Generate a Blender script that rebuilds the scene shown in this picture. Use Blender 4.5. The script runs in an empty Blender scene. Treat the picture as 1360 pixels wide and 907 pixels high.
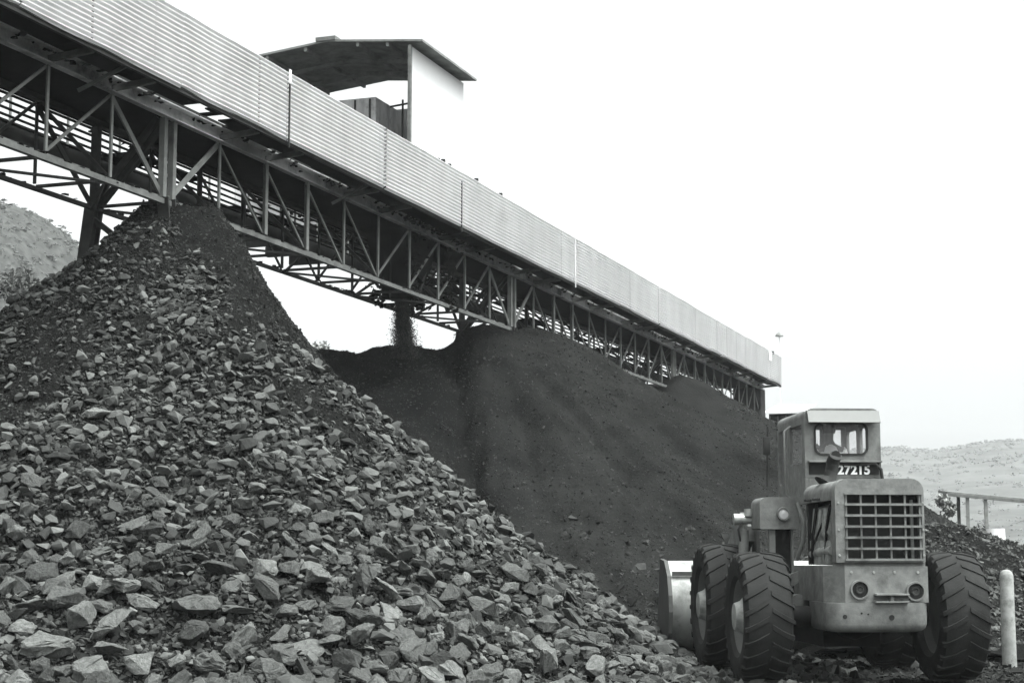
import bpy, bmesh, math, random
import numpy as np
from mathutils import Vector, Matrix, Euler

random.seed(7)
RNG = np.random.default_rng(11)
scene = bpy.context.scene
COL = scene.collection
R = math.radians
PI = math.pi

# ------------------------------------------------------------------ camera, sky, sun, exposure
CAM_Z = 1.57
FPX = 2250.0                      # focal length in pixels of a 1360 px wide frame
PITCH = math.atan(282.5 / FPX)
cam_data = bpy.data.cameras.new('camera')
cam = bpy.data.objects.new('camera', cam_data)
COL.objects.link(cam)
cam.location = (0, 0, CAM_Z)
cam.rotation_euler = (PI / 2 + PITCH, 0, 0)
cam_data.sensor_width = 36.0
cam_data.lens = FPX / 1360.0 * 36.0
cam_data.clip_start = 0.1
cam_data.clip_end = 8000
scene.camera = cam

SUN_EL, SUN_AZ = R(66), R(120)    # azimuth clockwise from +Y: high up, behind the camera to its right
world = bpy.data.worlds.new('World')
scene.world = world
world.use_nodes = True
wn, wl = world.node_tree.nodes, world.node_tree.links
bg = wn['Background']
sky = wn.new('ShaderNodeTexSky')
sky.sky_type = 'NISHITA'
sky.sun_disc = False
sky.sun_elevation = SUN_EL
sky.sun_rotation = SUN_AZ
sky.air_density = 1.0
sky.dust_density = 6.0
bw = wn.new('ShaderNodeRGBToBW')
tint = wn.new('ShaderNodeMix'); tint.data_type = 'RGBA'; tint.blend_type = 'MULTIPLY'
tint.inputs['Factor'].default_value = 1.0
tint.inputs['B'].default_value = (0.975, 1.0, 1.0, 1)
wl.new(sky.outputs['Color'], bw.inputs['Color'])
# an overcast sky is brightest overhead: cloud brightness rises with height
wtc = wn.new('ShaderNodeTexCoord'); wsep = wn.new('ShaderNodeSeparateXYZ')
wl.new(wtc.outputs['Generated'], wsep.inputs['Vector'])
wcl = wn.new('ShaderNodeMapRange')
wcl.inputs['From Min'].default_value = 0.0; wcl.inputs['From Max'].default_value = 1.0
wcl.inputs['To Min'].default_value = 1.02; wcl.inputs['To Max'].default_value = 2.3
wl.new(wsep.outputs['Z'], wcl.inputs['Value'])
wmul = wn.new('ShaderNodeMath'); wmul.operation = 'MULTIPLY'
wl.new(bw.outputs['Val'], wmul.inputs[0]); wl.new(wcl.outputs['Result'], wmul.inputs[1])
wl.new(wmul.outputs['Value'], tint.inputs['A'])
wl.new(tint.outputs['Result'], bg.inputs['Color'])
bg.inputs['Strength'].default_value = 0.15

sun_d = bpy.data.lights.new('sun', 'SUN')
sun = bpy.data.objects.new('sun', sun_d)
COL.objects.link(sun)
sun_d.energy = 0.8
sun_d.angle = R(16)
sun_d.color = (1.0, 0.995, 0.985)
to_sun = Vector((math.sin(SUN_AZ) * math.cos(SUN_EL), math.cos(SUN_AZ) * math.cos(SUN_EL), math.sin(SUN_EL)))
sun.rotation_euler = to_sun.to_track_quat('Z', 'Y').to_euler()

scene.view_settings.view_transform = 'Standard'
scene.view_settings.look = 'None'
scene.view_settings.gamma = 1.0
scene.view_settings.exposure = 1.22
scene.view_settings.use_curve_mapping = False
scene.cycles.max_bounces = 6
scene.cycles.transparent_max_bounces = 12
scene.cycles.volume_bounces = 0

CP, SP = math.cos(PITCH), math.sin(PITCH)


def at(px, py, D):
    """world point at forward distance D seen at photo pixel (px, py)"""
    v = 453.5 - py
    f = FPX * CP - v * SP
    return Vector(((px - 680.0) / f * D, D, CAM_Z + (FPX * SP + v * CP) / f * D))


# ------------------------------------------------------------------ materials (a grey world, faint green cast)
def grey(v):
    return (v * 0.965, v * 1.0, v * 0.955, 1) if v < 0.35 else (v * 0.995, v, v * 0.995, 1)


def mat(name, v, rough=0.8, amp=0.25, scale=6.0, bump=0.0, bscale=None, metallic=0.0, streak=0.0, detail=6, obj_tone=False, island=None, spec=0.15, dirt=0.0, dirt_scale=2.0, dirt_v=0.05):
    m = bpy.data.materials.new(name)
    m.use_nodes = True
    n, l = m.node_tree.nodes, m.node_tree.links
    b = n['Principled BSDF']
    b.inputs['Roughness'].default_value = rough
    b.inputs['Metallic'].default_value = metallic
    b.inputs['Specular IOR Level'].default_value = spec
    tc = n.new('ShaderNodeTexCoord')
    mp = n.new('ShaderNodeMapping')
    l.new(tc.outputs['Object'], mp.inputs['Vector'])
    if streak:
        mp.inputs['Scale'].default_value = (1, 1, streak)
    nz = n.new('ShaderNodeTexNoise')
    nz.inputs['Scale'].default_value = scale
    nz.inputs['Detail'].default_value = detail
    nz.inputs['Roughness'].default_value = 0.65
    l.new(mp.outputs['Vector'], nz.inputs['Vector'])
    mr = n.new('ShaderNodeMapRange')
    mr.inputs['From Min'].default_value = 0.3
    mr.inputs['From Max'].default_value = 0.7
    mr.inputs['To Min'].default_value = 1 - amp
    mr.inputs['To Max'].default_value = 1 + amp
    l.new(nz.outputs['Fac'], mr.inputs['Value'])
    mul = n.new('ShaderNodeMix'); mul.data_type = 'RGBA'; mul.blend_type = 'MULTIPLY'
    mul.inputs['Factor'].default_value = 1.0
    mul.inputs['A'].default_value = grey(v)
    l.new(mr.outputs['Result'], mul.inputs['B'])
    out = mul.outputs['Result']
    if island:
        g = n.new('ShaderNodeNewGeometry')
        r2 = n.new('ShaderNodeMapRange')
        r2.inputs['To Min'].default_value = island[0]
        r2.inputs['To Max'].default_value = island[1]
        l.new(g.outputs['Random Per Island'], r2.inputs['Value'])
        m2 = n.new('ShaderNodeMix'); m2.data_type = 'RGBA'; m2.blend_type = 'MULTIPLY'
        m2.inputs['Factor'].default_value = 1.0
        l.new(out, m2.inputs['A']); l.new(r2.outputs['Result'], m2.inputs['B'])
        out = m2.outputs['Result']
    if obj_tone:
        oi = n.new('ShaderNodeObjectInfo')
        m3 = n.new('ShaderNodeMix'); m3.data_type = 'RGBA'; m3.blend_type = 'MULTIPLY'
        m3.inputs['Factor'].default_value = 1.0
        l.new(out, m3.inputs['A']); l.new(oi.outputs['Color'], m3.inputs['B'])
        out = m3.outputs['Result']
    if dirt:
        n2 = n.new('ShaderNodeTexNoise')
        n2.inputs['Scale'].default_value = dirt_scale
        n2.inputs['Detail'].default_value = 8
        n2.inputs['Roughness'].default_value = 0.7
        l.new(tc.outputs['Object'], n2.inputs['Vector'])
        r3 = n.new('ShaderNodeMapRange')
        r3.inputs['From Min'].default_value = 0.5
        r3.inputs['From Max'].default_value = 0.72
        r3.inputs['To Min'].default_value = 0.0
        r3.inputs['To Max'].default_value = dirt
        l.new(n2.outputs['Fac'], r3.inputs['Value'])
        m4 = n.new('ShaderNodeMix'); m4.data_type = 'RGBA'
        l.new(r3.outputs['Result'], m4.inputs['Factor'])
        l.new(out, m4.inputs['A']); m4.inputs['B'].default_value = grey(dirt_v)
        out = m4.outputs['Result']
    l.new(out, b.inputs['Base Color'])
    if bump:
        n3 = n.new('ShaderNodeTexNoise')
        n3.inputs['Scale'].default_value = bscale or scale * 4
        n3.inputs['Detail'].default_value = 8
        n3.inputs['Roughness'].default_value = 0.7
        l.new(tc.outputs['Object'], n3.inputs['Vector'])
        bp = n.new('ShaderNodeBump')
        bp.inputs['Strength'].default_value = 1.0
        bp.inputs['Distance'].default_value = bump
        l.new(n3.outputs['Fac'], bp.inputs['Height'])
        l.new(bp.outputs['Normal'], b.inputs['Normal'])
    return m


def glass_mat(name, alpha, v=0.6, rough=0.1):
    m = bpy.data.materials.new(name)
    m.use_nodes = True
    n, l = m.node_tree.nodes, m.node_tree.links
    n.remove(n['Principled BSDF'])
    tr = n.new('ShaderNodeBsdfTransparent')
    gl = n.new('ShaderNodeBsdfPrincipled')
    gl.inputs['Base Color'].default_value = grey(v)
    gl.inputs['Roughness'].default_value = rough
    mx = n.new('ShaderNodeMixShader')
    nz = n.new('ShaderNodeTexNoise'); nz.inputs['Scale'].default_value = 3.0; nz.inputs['Detail'].default_value = 5
    tc = n.new('ShaderNodeTexCoord'); l.new(tc.outputs['Object'], nz.inputs['Vector'])
    mr = n.new('ShaderNodeMapRange'); mr.inputs['To Min'].default_value = alpha * 0.6; mr.inputs['To Max'].default_value = alpha * 1.4
    l.new(nz.outputs['Fac'], mr.inputs['Value'])
    l.new(mr.outputs['Result'], mx.inputs['Fac'])
    l.new(tr.outputs[0], mx.inputs[1]); l.new(gl.outputs[0], mx.inputs[2])
    l.new(mx.outputs[0], n['Material Output'].inputs['Surface'])
    return m


M = {}
M['zinc'] = mat('galvanised_sheet', 0.61, 0.55, 0.10, 1.5, streak=0.3, spec=0.4, dirt=0.22, dirt_scale=1.2, dirt_v=0.25)
M['steel'] = mat('grey_painted_steel', 0.14, 0.7, 0.35, 4.0, dirt=0.55, dirt_scale=3.0, dirt_v=0.06)
M['steel_pale'] = mat('pale_dusty_steel', 0.19, 0.75, 0.3, 3.0, dirt=0.6, dirt_scale=2.2, dirt_v=0.07)
M['chord'] = mat('dusted_chord_steel', 0.50, 0.8, 0.3, 2.0, dirt=0.95, dirt_scale=1.1, dirt_v=0.03)
M['steel_dark'] = mat('coal_blackened_shaded_steel', 0.03, 0.8, 0.4, 4.0)  # also colours the far truss, standing in for its shade
M['deck'] = mat('blackened_deck', 0.011, 0.9, 0.4, 3.0, spec=0.0)
M['belt'] = mat('conveyor_rubber', 0.03, 0.7, 0.3, 3.0, spec=0.0)
M['white_wall'] = mat('white_sheeting', 0.60, 0.6, 0.04, 1.0)
M['roof_under'] = mat('rusty_roof_sheet', 0.20, 0.8, 0.3, 2.0, dirt=0.5, dirt_scale=1.5, dirt_v=0.05, spec=0.0)
M['panel'] = mat('streaked_panel', 0.42, 0.7, 0.35, 3.0, streak=0.25, dirt=0.7, dirt_scale=1.6, dirt_v=0.06)
M['rock'] = mat('lump_rock', 0.086, 0.72, 0.45, 5.0, bump=0.03, bscale=9.0, obj_tone=True, spec=0.05)
M['rubble'] = mat('small_rubble', 0.056, 0.75, 0.3, 8.0, bump=0.012, bscale=30.0, island=(0.4, 1.9), spec=0.05)
M['chip'] = mat('stone_chips', 0.030, 0.8, 0.3, 8.0, island=(0.35, 2.0), spec=0.0)
M['mound'] = mat('mound_stone', 0.048, 0.85, 0.3, 8.0, island=(0.4, 1.9), spec=0.0)
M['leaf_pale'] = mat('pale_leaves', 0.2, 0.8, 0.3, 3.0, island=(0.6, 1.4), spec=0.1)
M['gravel_dark'] = mat('coal_gravel', 0.020, 0.8, 0.3, 8.0, island=(0.4, 2.3), spec=0.0)
M['heap_bed'] = mat('heap_fines', 0.010, 0.95, 0.3, 3.0, bump=0.04, bscale=22.0, spec=0.0)
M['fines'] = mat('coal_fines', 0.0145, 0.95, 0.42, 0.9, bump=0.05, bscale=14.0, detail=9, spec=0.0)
def left_dark_patch(m):
    """coal on the left part of the middle heap is blacker than on the right"""
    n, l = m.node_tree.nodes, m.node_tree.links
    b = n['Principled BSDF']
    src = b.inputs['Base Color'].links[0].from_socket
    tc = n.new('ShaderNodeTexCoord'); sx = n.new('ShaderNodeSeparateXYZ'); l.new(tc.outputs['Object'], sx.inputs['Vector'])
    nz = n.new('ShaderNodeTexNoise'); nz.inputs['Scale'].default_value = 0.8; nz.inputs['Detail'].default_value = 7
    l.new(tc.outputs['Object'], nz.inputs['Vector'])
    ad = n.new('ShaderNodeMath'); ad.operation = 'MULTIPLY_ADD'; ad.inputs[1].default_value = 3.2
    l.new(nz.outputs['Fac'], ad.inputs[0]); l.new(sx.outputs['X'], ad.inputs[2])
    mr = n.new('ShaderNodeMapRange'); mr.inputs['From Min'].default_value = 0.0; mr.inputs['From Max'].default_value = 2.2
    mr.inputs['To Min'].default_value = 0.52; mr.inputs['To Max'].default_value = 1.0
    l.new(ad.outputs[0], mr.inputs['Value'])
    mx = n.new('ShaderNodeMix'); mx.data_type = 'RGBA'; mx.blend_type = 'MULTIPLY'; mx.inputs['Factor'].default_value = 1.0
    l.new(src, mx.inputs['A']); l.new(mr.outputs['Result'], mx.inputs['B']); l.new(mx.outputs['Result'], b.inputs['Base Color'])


left_dark_patch(M['fines'])  # darkens the coal colour towards the left of the middle heap
M['fines_far'] = mat('coal_fines_far', 0.0150, 0.95, 0.42, 0.9, bump=0.06, bscale=10.0, spec=0.0)
M['ground'] = mat('trodden_coal_ground', 0.017, 0.95, 0.4, 0.9, bump=0.03, bscale=12.0, detail=9, spec=0.0)
M['loader'] = mat('loader_paint', 0.155, 0.65, 0.28, 7.0, bump=0.014, bscale=3.0, spec=0.3, dirt=0.85, dirt_scale=2.4, dirt_v=0.045)
M['loader_light'] = mat('faded_visor_paint', 0.17, 0.5, 0.08, 3.0)
M['loader_dark'] = mat('greasy_underside', 0.012, 0.7, 0.4, 5.0)
M['engine'] = mat('oily_engine_metal', 0.30, 0.45, 0.5, 6.0, metallic=0.3)
M['tyre'] = mat('dusty_tyre_rubber', 0.020, 0.85, 0.3, 4.0, bump=0.006, bscale=30, dirt=0.5, dirt_scale=2.0, dirt_v=0.032, spec=0.12)
M['rim'] = mat('rim_paint', 0.10, 0.6, 0.3, 5.0, dirt=0.6, dirt_scale=5, dirt_v=0.04)
M['worn'] = mat('bucket_worn_steel', 0.30, 0.5, 0.25, 4.0, streak=0.2, dirt=0.8, dirt_scale=2.5, dirt_v=0.06)
M['bucket'] = mat('bucket_outside', 0.06, 0.6, 0.3, 4.0)
M['white_paint'] = mat('white_paint', 0.82, 0.6, 0.05, 5.0)
M['white_worn'] = mat('worn_white_paint', 0.26, 0.8, 0.3, 5.0, dirt=0.9, dirt_scale=4, dirt_v=0.05)
M['black'] = mat('matt_black', 0.02, 0.8, 0.2, 5.0)
M['lens'] = mat('lamp_glass', 0.55, 0.08, 0.05, 5.0, spec=0.8)
M['lens_dark'] = mat('dark_lamp_glass', 0.06, 0.12, 0.1, 5.0, spec=0.7)
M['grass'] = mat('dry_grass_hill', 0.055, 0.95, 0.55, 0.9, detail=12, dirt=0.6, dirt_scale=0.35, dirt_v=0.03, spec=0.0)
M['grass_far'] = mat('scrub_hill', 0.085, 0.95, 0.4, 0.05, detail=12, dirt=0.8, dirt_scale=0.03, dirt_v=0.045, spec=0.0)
M['leaf'] = mat('leaves', 0.07, 0.8, 0.3, 3.0, island=(0.5, 1.5), spec=0.0)
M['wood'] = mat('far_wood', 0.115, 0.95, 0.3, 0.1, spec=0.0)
M['bark'] = mat('bark', 0.10, 0.9, 0.3, 6.0)
M['timber'] = mat('weathered_timber', 0.22, 0.85, 0.3, 5.0)
M['glass'] = glass_mat('dusty_glass', 0.09, 0.55, 0.15)


# ------------------------------------------------------------------ mesh helpers
def tag(o, label=None, cat=None, group=None, kind=None):
    if label: o['label'] = label
    if cat: o['category'] = cat
    if group: o['group'] = group
    if kind: o['kind'] = kind
    return o


def empty(name, loc=(0, 0, 0), rz=0.0):
    o = bpy.data.objects.new(name, None)
    COL.objects.link(o)
    o.location = loc
    o.rotation_euler = (0, 0, rz)
    return o


class MB:
    """collects simple solids and links them as ONE mesh object"""
    def __init__(self):
        self.v, self.f = [], []

    def add(self, verts, faces):
        k = len(self.v)
        self.v += [tuple(p) for p in verts]
        self.f += [tuple(i + k for i in f) for f in faces]
        return self

    def bm(self, b):
        b.verts.index_update()
        self.add([v.co[:] for v in b.verts], [[v.index for v in f.verts] for f in b.faces])
        b.free()
        return self

    def box(self, lo, hi, bevel=0.0, seg=2, mtx=None):
        b = bmesh.new()
        bmesh.ops.create_cube(b, size=1.0)
        c = [(lo[i] + hi[i]) / 2 for i in range(3)]
        s = [hi[i] - lo[i] for i in range(3)]
        for v in b.verts:
            v.co = Vector((c[0] + v.co.x * s[0], c[1] + v.co.y * s[1], c[2] + v.co.z * s[2]))
        if bevel:
            bmesh.ops.bevel(b, geom=b.edges[:], offset=bevel, segments=seg, affect='EDGES', profile=0.5)
        if mtx is not None:
            bmesh.ops.transform(b, matrix=mtx, verts=b.verts[:])
        return self.bm(b)

    def bar(self, a, b, w, h, up=(0, 0, 1)):
        """rectangular bar from a to b, w wide across, h deep along up"""
        a, b = Vector(a), Vector(b)
        d = (b - a).normalized()
        u = Vector(up)
        s = d.cross(u)
        if s.length < 1e-4:
            s = d.cross(Vector((1, 0, 0)))
        s.normalize()
        u = s.cross(d).normalized()
        vs = []
        for p in (a, b):
            for i, j in ((-1, -1), (1, -1), (1, 1), (-1, 1)):
                vs.append(p + s * (i * w / 2) + u * (j * h / 2))
        return self.add(vs, [(3, 2, 1, 0), (4, 5, 6, 7), (0, 1, 5, 4), (1, 2, 6, 5), (2, 3, 7, 6), (3, 0, 4, 7)])

    def angle(self, a, b, w, t, up=(0, 0, 1)):
        """an L-section from a to b: two thin legs"""
        a, b = Vector(a), Vector(b)
        d = (b - a).normalized()
        s = d.cross(Vector(up))
        if s.length < 1e-4:
            s = d.cross(Vector((1, 0, 0)))
        s.normalize()
        u = s.cross(d).normalized()
        prof = [(-w / 2, -w / 2), (w / 2, -w / 2), (w / 2, -w / 2 + t), (-w / 2 + t, -w / 2 + t), (-w / 2 + t, w / 2), (-w / 2, w / 2)]
        vs = [p + s * i + u * j for p in (a, b) for i, j in prof]
        n = 6
        fs = [tuple(range(n - 1, -1, -1)), tuple(range(n, 2 * n))]
        fs += [(i, (i + 1) % n, n + (i + 1) % n, n + i) for i in range(n)]
        return self.add(vs, fs)

    def tube(self, pts, r, n=10, cap=True, radii=None):
        pts = [Vector(p) for p in pts]
        rings = []
        prev = None
        for i, p in enumerate(pts):
            d = (pts[min(i + 1, len(pts) - 1)] - pts[max(i - 1, 0)]).normalized()
            if prev is None:
                s = d.cross(Vector((0, 0, 1)))
                if s.length < 1e-3:
                    s = d.cross(Vector((1, 0, 0)))
            else:
                s = prev - d * prev.dot(d)
            s.normalize()
            prev = s
            u = d.cross(s)
            rr = radii[i] if radii else r
            rings.append([p + (s * math.cos(2 * PI * k / n) + u * math.sin(2 * PI * k / n)) * rr for k in range(n)])
        vs = [q for ring in rings for q in ring]
        fs = []
        for i in range(len(rings) - 1):
            for k in range(n):
                a, b2 = i * n + k, i * n + (k + 1) % n
                fs.append((a, b2, b2 + n, a + n))
        if cap:
            fs.append(tuple(range(n - 1, -1, -1)))
            fs.append(tuple(range((len(rings) - 1) * n, len(rings) * n)))
        return self.add(vs, fs)

    def prism(self, poly, lo, hi, axis='y'):
        """polygon (a, b) extruded from lo to hi along axis"""
        def P(a, b, c):
            return {'y': (a, c, b), 'x': (c, a, b), 'z': (a, b, c)}[axis]
        n = len(poly)
        vs = [P(a, b, lo) for a, b in poly] + [P(a, b, hi) for a, b in poly]
        fs = [tuple(range(n)), tuple(range(2 * n - 1, n - 1, -1))]
        fs += [(i, n + i, n + (i + 1) % n, (i + 1) % n) for i in range(n)]
        return self.add(vs, fs)

    def ring(self, outer, inner, lo, hi, axis='y'):
        """frame between two loops of equal length, extruded along axis"""
        def P(a, b, c):
            return {'y': (a, c, b), 'x': (c, a, b), 'z': (a, b, c)}[axis]
        n = len(outer)
        vs = [P(a, b, lo) for a, b in outer] + [P(a, b, lo) for a, b in inner]
        vs += [P(a, b, hi) for a, b in outer] + [P(a, b, hi) for a, b in inner]
        fs = []
        for i in range(n):
            j = (i + 1) % n
            fs += [(i, j, n + j, n + i), (2 * n + j, 2 * n + i, 3 * n + i, 3 * n + j),
                   (j, i, 2 * n + i, 2 * n + j), (n + i, n + j, 3 * n + j, 3 * n + i)]
        return self.add(vs, fs)

    def lathe(self, prof, axis_pt, axis='x', n=48):
        """profile [(along, radius)] spun round an axis through axis_pt"""
        vs, fs = [], []
        m = len(prof)
        for k in range(n):
            a = 2 * PI * k / n
            for t, r in prof:
                c, s = math.cos(a) * r, math.sin(a) * r
                p = {'x': (t, c, s), 'y': (c, t, s), 'z': (c, s, t)}[axis]
                vs.append((p[0] + axis_pt[0], p[1] + axis_pt[1], p[2] + axis_pt[2]))
        for k in range(n):
            k2 = (k + 1) % n
            for i in range(m - 1):
                fs.append((k * m + i, k * m + i + 1, k2 * m + i + 1, k2 * m + i))
        return self.add(vs, fs)

    def build(self, name, material, parent=None, smooth=None):
        me = bpy.data.meshes.new(name)
        me.from_pydata(self.v, [], self.f)
        b = bmesh.new()
        b.from_mesh(me)
        bmesh.ops.recalc_face_normals(b, faces=b.faces[:])
        b.to_mesh(me)
        b.free()
        me.materials.append(material)
        if smooth is not None:
            for p in me.polygons:
                p.use_smooth = True
            me.set_sharp_from_angle(angle=R(smooth))
        o = bpy.data.objects.new(name, me)
        COL.objects.link(o)
        if parent is not None:
            o.parent = parent
        return o


def rrect(x0, x1, z0, z1, r, k=6):
    """rounded rectangle, 4*k points; r one radius or four (br, tr, tl, bl)"""
    rs = r if isinstance(r, (tuple, list)) else (r,) * 4
    pts = []
    for (cx, cz, a0), q in zip(((x1, z0, -90), (x1, z1, 0), (x0, z1, 90), (x0, z0, 180)), rs):
        q = max(q, 1e-4)
        ox = cx - q if cx == x1 else cx + q
        oz = cz - q if cz == z1 else cz + q
        for i in range(k):
            a = R(a0 + 90 * i / (k - 1))
            pts.append((ox + q * math.cos(a), oz + q * math.sin(a)))
    return pts


# value noise in numpy
_perm = RNG.permutation(4096)
_vals = RNG.random(4096) * 2 - 1


def vnoise(x, y):
    xi, yi = np.floor(x).astype(int), np.floor(y).astype(int)
    fx, fy = x - xi, y - yi
    u, w = fx * fx * fx * (fx * (fx * 6 - 15) + 10), fy * fy * fy * (fy * (fy * 6 - 15) + 10)
    def h(a, b):
        return _vals[_perm[(a + _perm[b & 4095]) & 4095]]
    return (h(xi, yi) * (1 - u) + h(xi + 1, yi) * u) * (1 - w) + (h(xi, yi + 1) * (1 - u) + h(xi + 1, yi + 1) * u) * w


def fbm(x, y, oct=4, gain=0.5):
    s, a = 0, 1.0
    for i in range(oct):
        s = s + a * vnoise(x * 2 ** i + 17.3 * i, y * 2 ** i - 9.1 * i)
        a *= gain
    return s


def grid_mesh(name, X, Y, Z, material, smooth=True, keep=None):
    """height field object from 2-D arrays; keep drops faces"""
    ny, nx = X.shape
    co = np.stack([X, Y, Z], -1).reshape(-1, 3)
    idx = np.arange(ny * nx).reshape(ny, nx)
    q = np.stack([idx[:-1, :-1], idx[:-1, 1:], idx[1:, 1:], idx[1:, :-1]], -1).reshape(-1, 4)
    if keep is not None:
        kf = keep.reshape(-1)[q].any(1)
        q = q[kf]
        used = np.unique(q)
        remap = -np.ones(ny * nx, int); remap[used] = np.arange(len(used))
        co = co[used]; q = remap[q]
    return np_mesh(name, co, q, material, smooth)


def np_mesh(name, co, q, material, smooth=False):
    me = bpy.data.meshes.new(name)
    k = q.shape[1]
    me.vertices.add(len(co)); me.vertices.foreach_set('co', np.ascontiguousarray(co, dtype=np.float32).ravel())
    me.loops.add(q.size); me.loops.foreach_set('vertex_index', np.ascontiguousarray(q, dtype=np.int32).ravel())
    me.polygons.add(len(q))
    me.polygons.foreach_set('loop_start', (np.arange(len(q)) * k).astype(np.int32))
    me.polygons.foreach_set('use_smooth', np.full(len(q), smooth))
    me.update(calc_edges=True)
    me.materials.append(material)
    o = bpy.data.objects.new(name, me)
    COL.objects.link(o)
    return o


# ------------------------------------------------------------------ the lie of the land
DIR = Vector((math.sin(R(19.65)), math.cos(R(19.65)), 0))   # along the conveyor
NRM = Vector((-DIR.y, DIR.x, 0))                            # across it, away from the camera
P0 = at(215, 268, 26.6); P0.z = 0


def G(t, off, z):
    p = P0 + DIR * t + NRM * off
    return Vector((p.x, p.y, z))


def smax(a, b, k):
    h = np.clip(0.5 + 0.5 * (a - b) / k, 0, 1)
    return b * (1 - h) + a * h + k * h * (1 - h)


def ang_lerp(az, keys):
    """periodic interpolation of slope by azimuth in degrees"""
    ks = sorted(keys)
    xs = np.array([k[0] for k in ks] + [ks[0][0] + 360.0])
    ys = np.array([k[1] for k in ks] + [ks[0][1]])
    a = (az - xs[0]) % 360.0 + xs[0]
    return np.interp(a, xs, ys)


A1 = G(0.25, 0.25, 0)          # the near heap's top
H1 = 7.27


RP = np.array([0, .5, .9, 1.3, 2.1, 3.5, 5.3, 6.8, 9.5, 14.0])
SLOPES = {   # drop of the surface with distance from the top, by direction
    'right': np.array([0, .80, 1.50, 2.02, 2.98, 4.30, 5.75, 6.85, 8.5, 10.5]),
    'front': np.array([0, .46, .80, 1.13, 1.78, 2.92, 4.40, 5.55, 7.25, 9.0]),
    'left': np.array([0, .68, 1.18, 1.48, 2.00, 2.85, 3.95, 4.85, 6.45, 9.0]),
    'back': np.array([0, .48, .86, 1.22, 1.95, 3.20, 4.80, 6.00, 7.9, 10.0])}


def h1(x, y, rough=True):
    dx, dy = x - A1.x, y - A1.y
    # a short ridge along the top
    ex = np.clip(dx, -0.20, 1.02)
    rx, ry = dx - ex, dy
    r = np.sqrt(rx * rx + ry * ry) + 1e-6
    az = np.degrees(np.arctan2(ry, rx))
    w = {'right': ang_lerp(az, [(-180, 0), (-70, 0), (-15, 1), (40, 1), (90, 0)]),
         'front': ang_lerp(az, [(-180, 0), (-150, .3), (-110, 1), (-70, 1), (-15, 0)]),
         'left': ang_lerp(az, [(-180, 1), (-150, .7), (-110, 0), (100, 0), (140, 1)]),
         'back': ang_lerp(az, [(-180, 0), (40, 0), (90, 1), (100, 1), (140, 0)])}
    drop = 0
    for k_ in SLOPES:
        drop = drop + w[k_] * np.interp(r, RP, SLOPES[k_])
    z = H1 - drop - 0.10 * np.clip(ex, 0, 1) - 0.05 * np.exp(-r * 4)
    # the toe runs out in a concave sweep
    z = smax(z, 0.75 - 0.21 * (r - 5.5) - 0.45 * np.clip((az + 60) / 40, 0, 1), 0.6)
    if rough:
        z = z + 0.14 * fbm(x * 0.7, y * 0.7, 4) * np.clip(r / 2.5, 0.1, 1) + 0.03 * fbm(x * 5, y * 5, 3)
    return z


def seg_d(x, y, a, b):
    ax, ay, bx, by = a[0], a[1], b[0], b[1]
    vx, vy = bx - ax, by - ay
    t = np.clip(((x - ax) * vx + (y - ay) * vy) / (vx * vx + vy * vy + 1e-9), 0, 1)
    return np.sqrt((x - ax - t * vx) ** 2 + (y - ay - t * vy) ** 2), t


def h2(x, y, rough=True):
    a = at(655, 432, 42.0); b = at(735, 430, 43.4)
    d, t = seg_d(x, y, a, b)
    z = 7.42 - 0.635 * d - 0.12 * np.exp(-d * 2.5)
    c = at(430, 470, 38.4); e = at(585, 470, 41.2)
    d2, t2 = seg_d(x, y, c, e)
    z2 = 6.30 + 0.45 * t2 - 0.66 * d2 + 0.12 * fbm(x * 0.9, y * 0.9, 2) - 0.1 * np.exp(-d2 * 3)
    z = smax(z, z2, 0.45)
    z = smax(z, 0.35 - 0.10 * (d - 9.5), 0.5)
    if rough:
        # soft slides running down the slope
        az = np.arctan2(y - a.y, x - a.x)
        z = z + (0.14 * fbm(az * 7 + 3, d * 0.22, 3) + 0.09 * fbm(az * 26 + 9, d * 0.35, 4)) * np.clip(d / 4, 0, 1)
        gd, gt = seg_d(x, y, (-1.45, 41.0), (-0.75, 33.6))
        side = x - (-1.45 + 0.7 * gt)
        z = z - 0.50 * np.exp(-(gd / 0.32) ** 2) + 0.16 * np.exp(-((gd - 0.75) / 0.45) ** 2) * (side > 0) - 0.05 * (1 - gt) * (side < 0) * np.exp(-(gd / 2.5) ** 2)
        z = z + 0.10 * fbm(x * 0.55, y * 0.55, 4) + 0.028 * fbm(x * 3, y * 3, 4)
    return z


def h3(x, y, rough=True):
    a = at(903, 497, 58.0)
    d = np.sqrt((x - a.x) ** 2 + (y - a.y) ** 2)
    z = a.z + 0.22 - 0.60 * d - 0.28 * np.exp(-d * 1.5)
    if rough:
        z = z + 0.12 * fbm(x * 0.6, y * 0.6, 4)
    return z


MC = at(1205, 690, 33.0)


def h4(x, y, rough=True):
    d, t = seg_d(x, y, (MC.x, MC.y), (MC.x + 5.5, MC.y + 1.0))
    z = (2.25 - 0.85 * t) - 0.42 * d
    z = smax(z, 0.30 - 0.06 * (d - 4), 0.35)
    if rough:
        z = z + 0.16 * fbm(x * 0.8, y * 0.8, 4) + 0.03 * fbm(x * 4, y * 4, 2)
    return z


def ground_z(x, y):
    return 0.05 * fbm(x * 0.4, y * 0.4, 3) - 0.03


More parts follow.
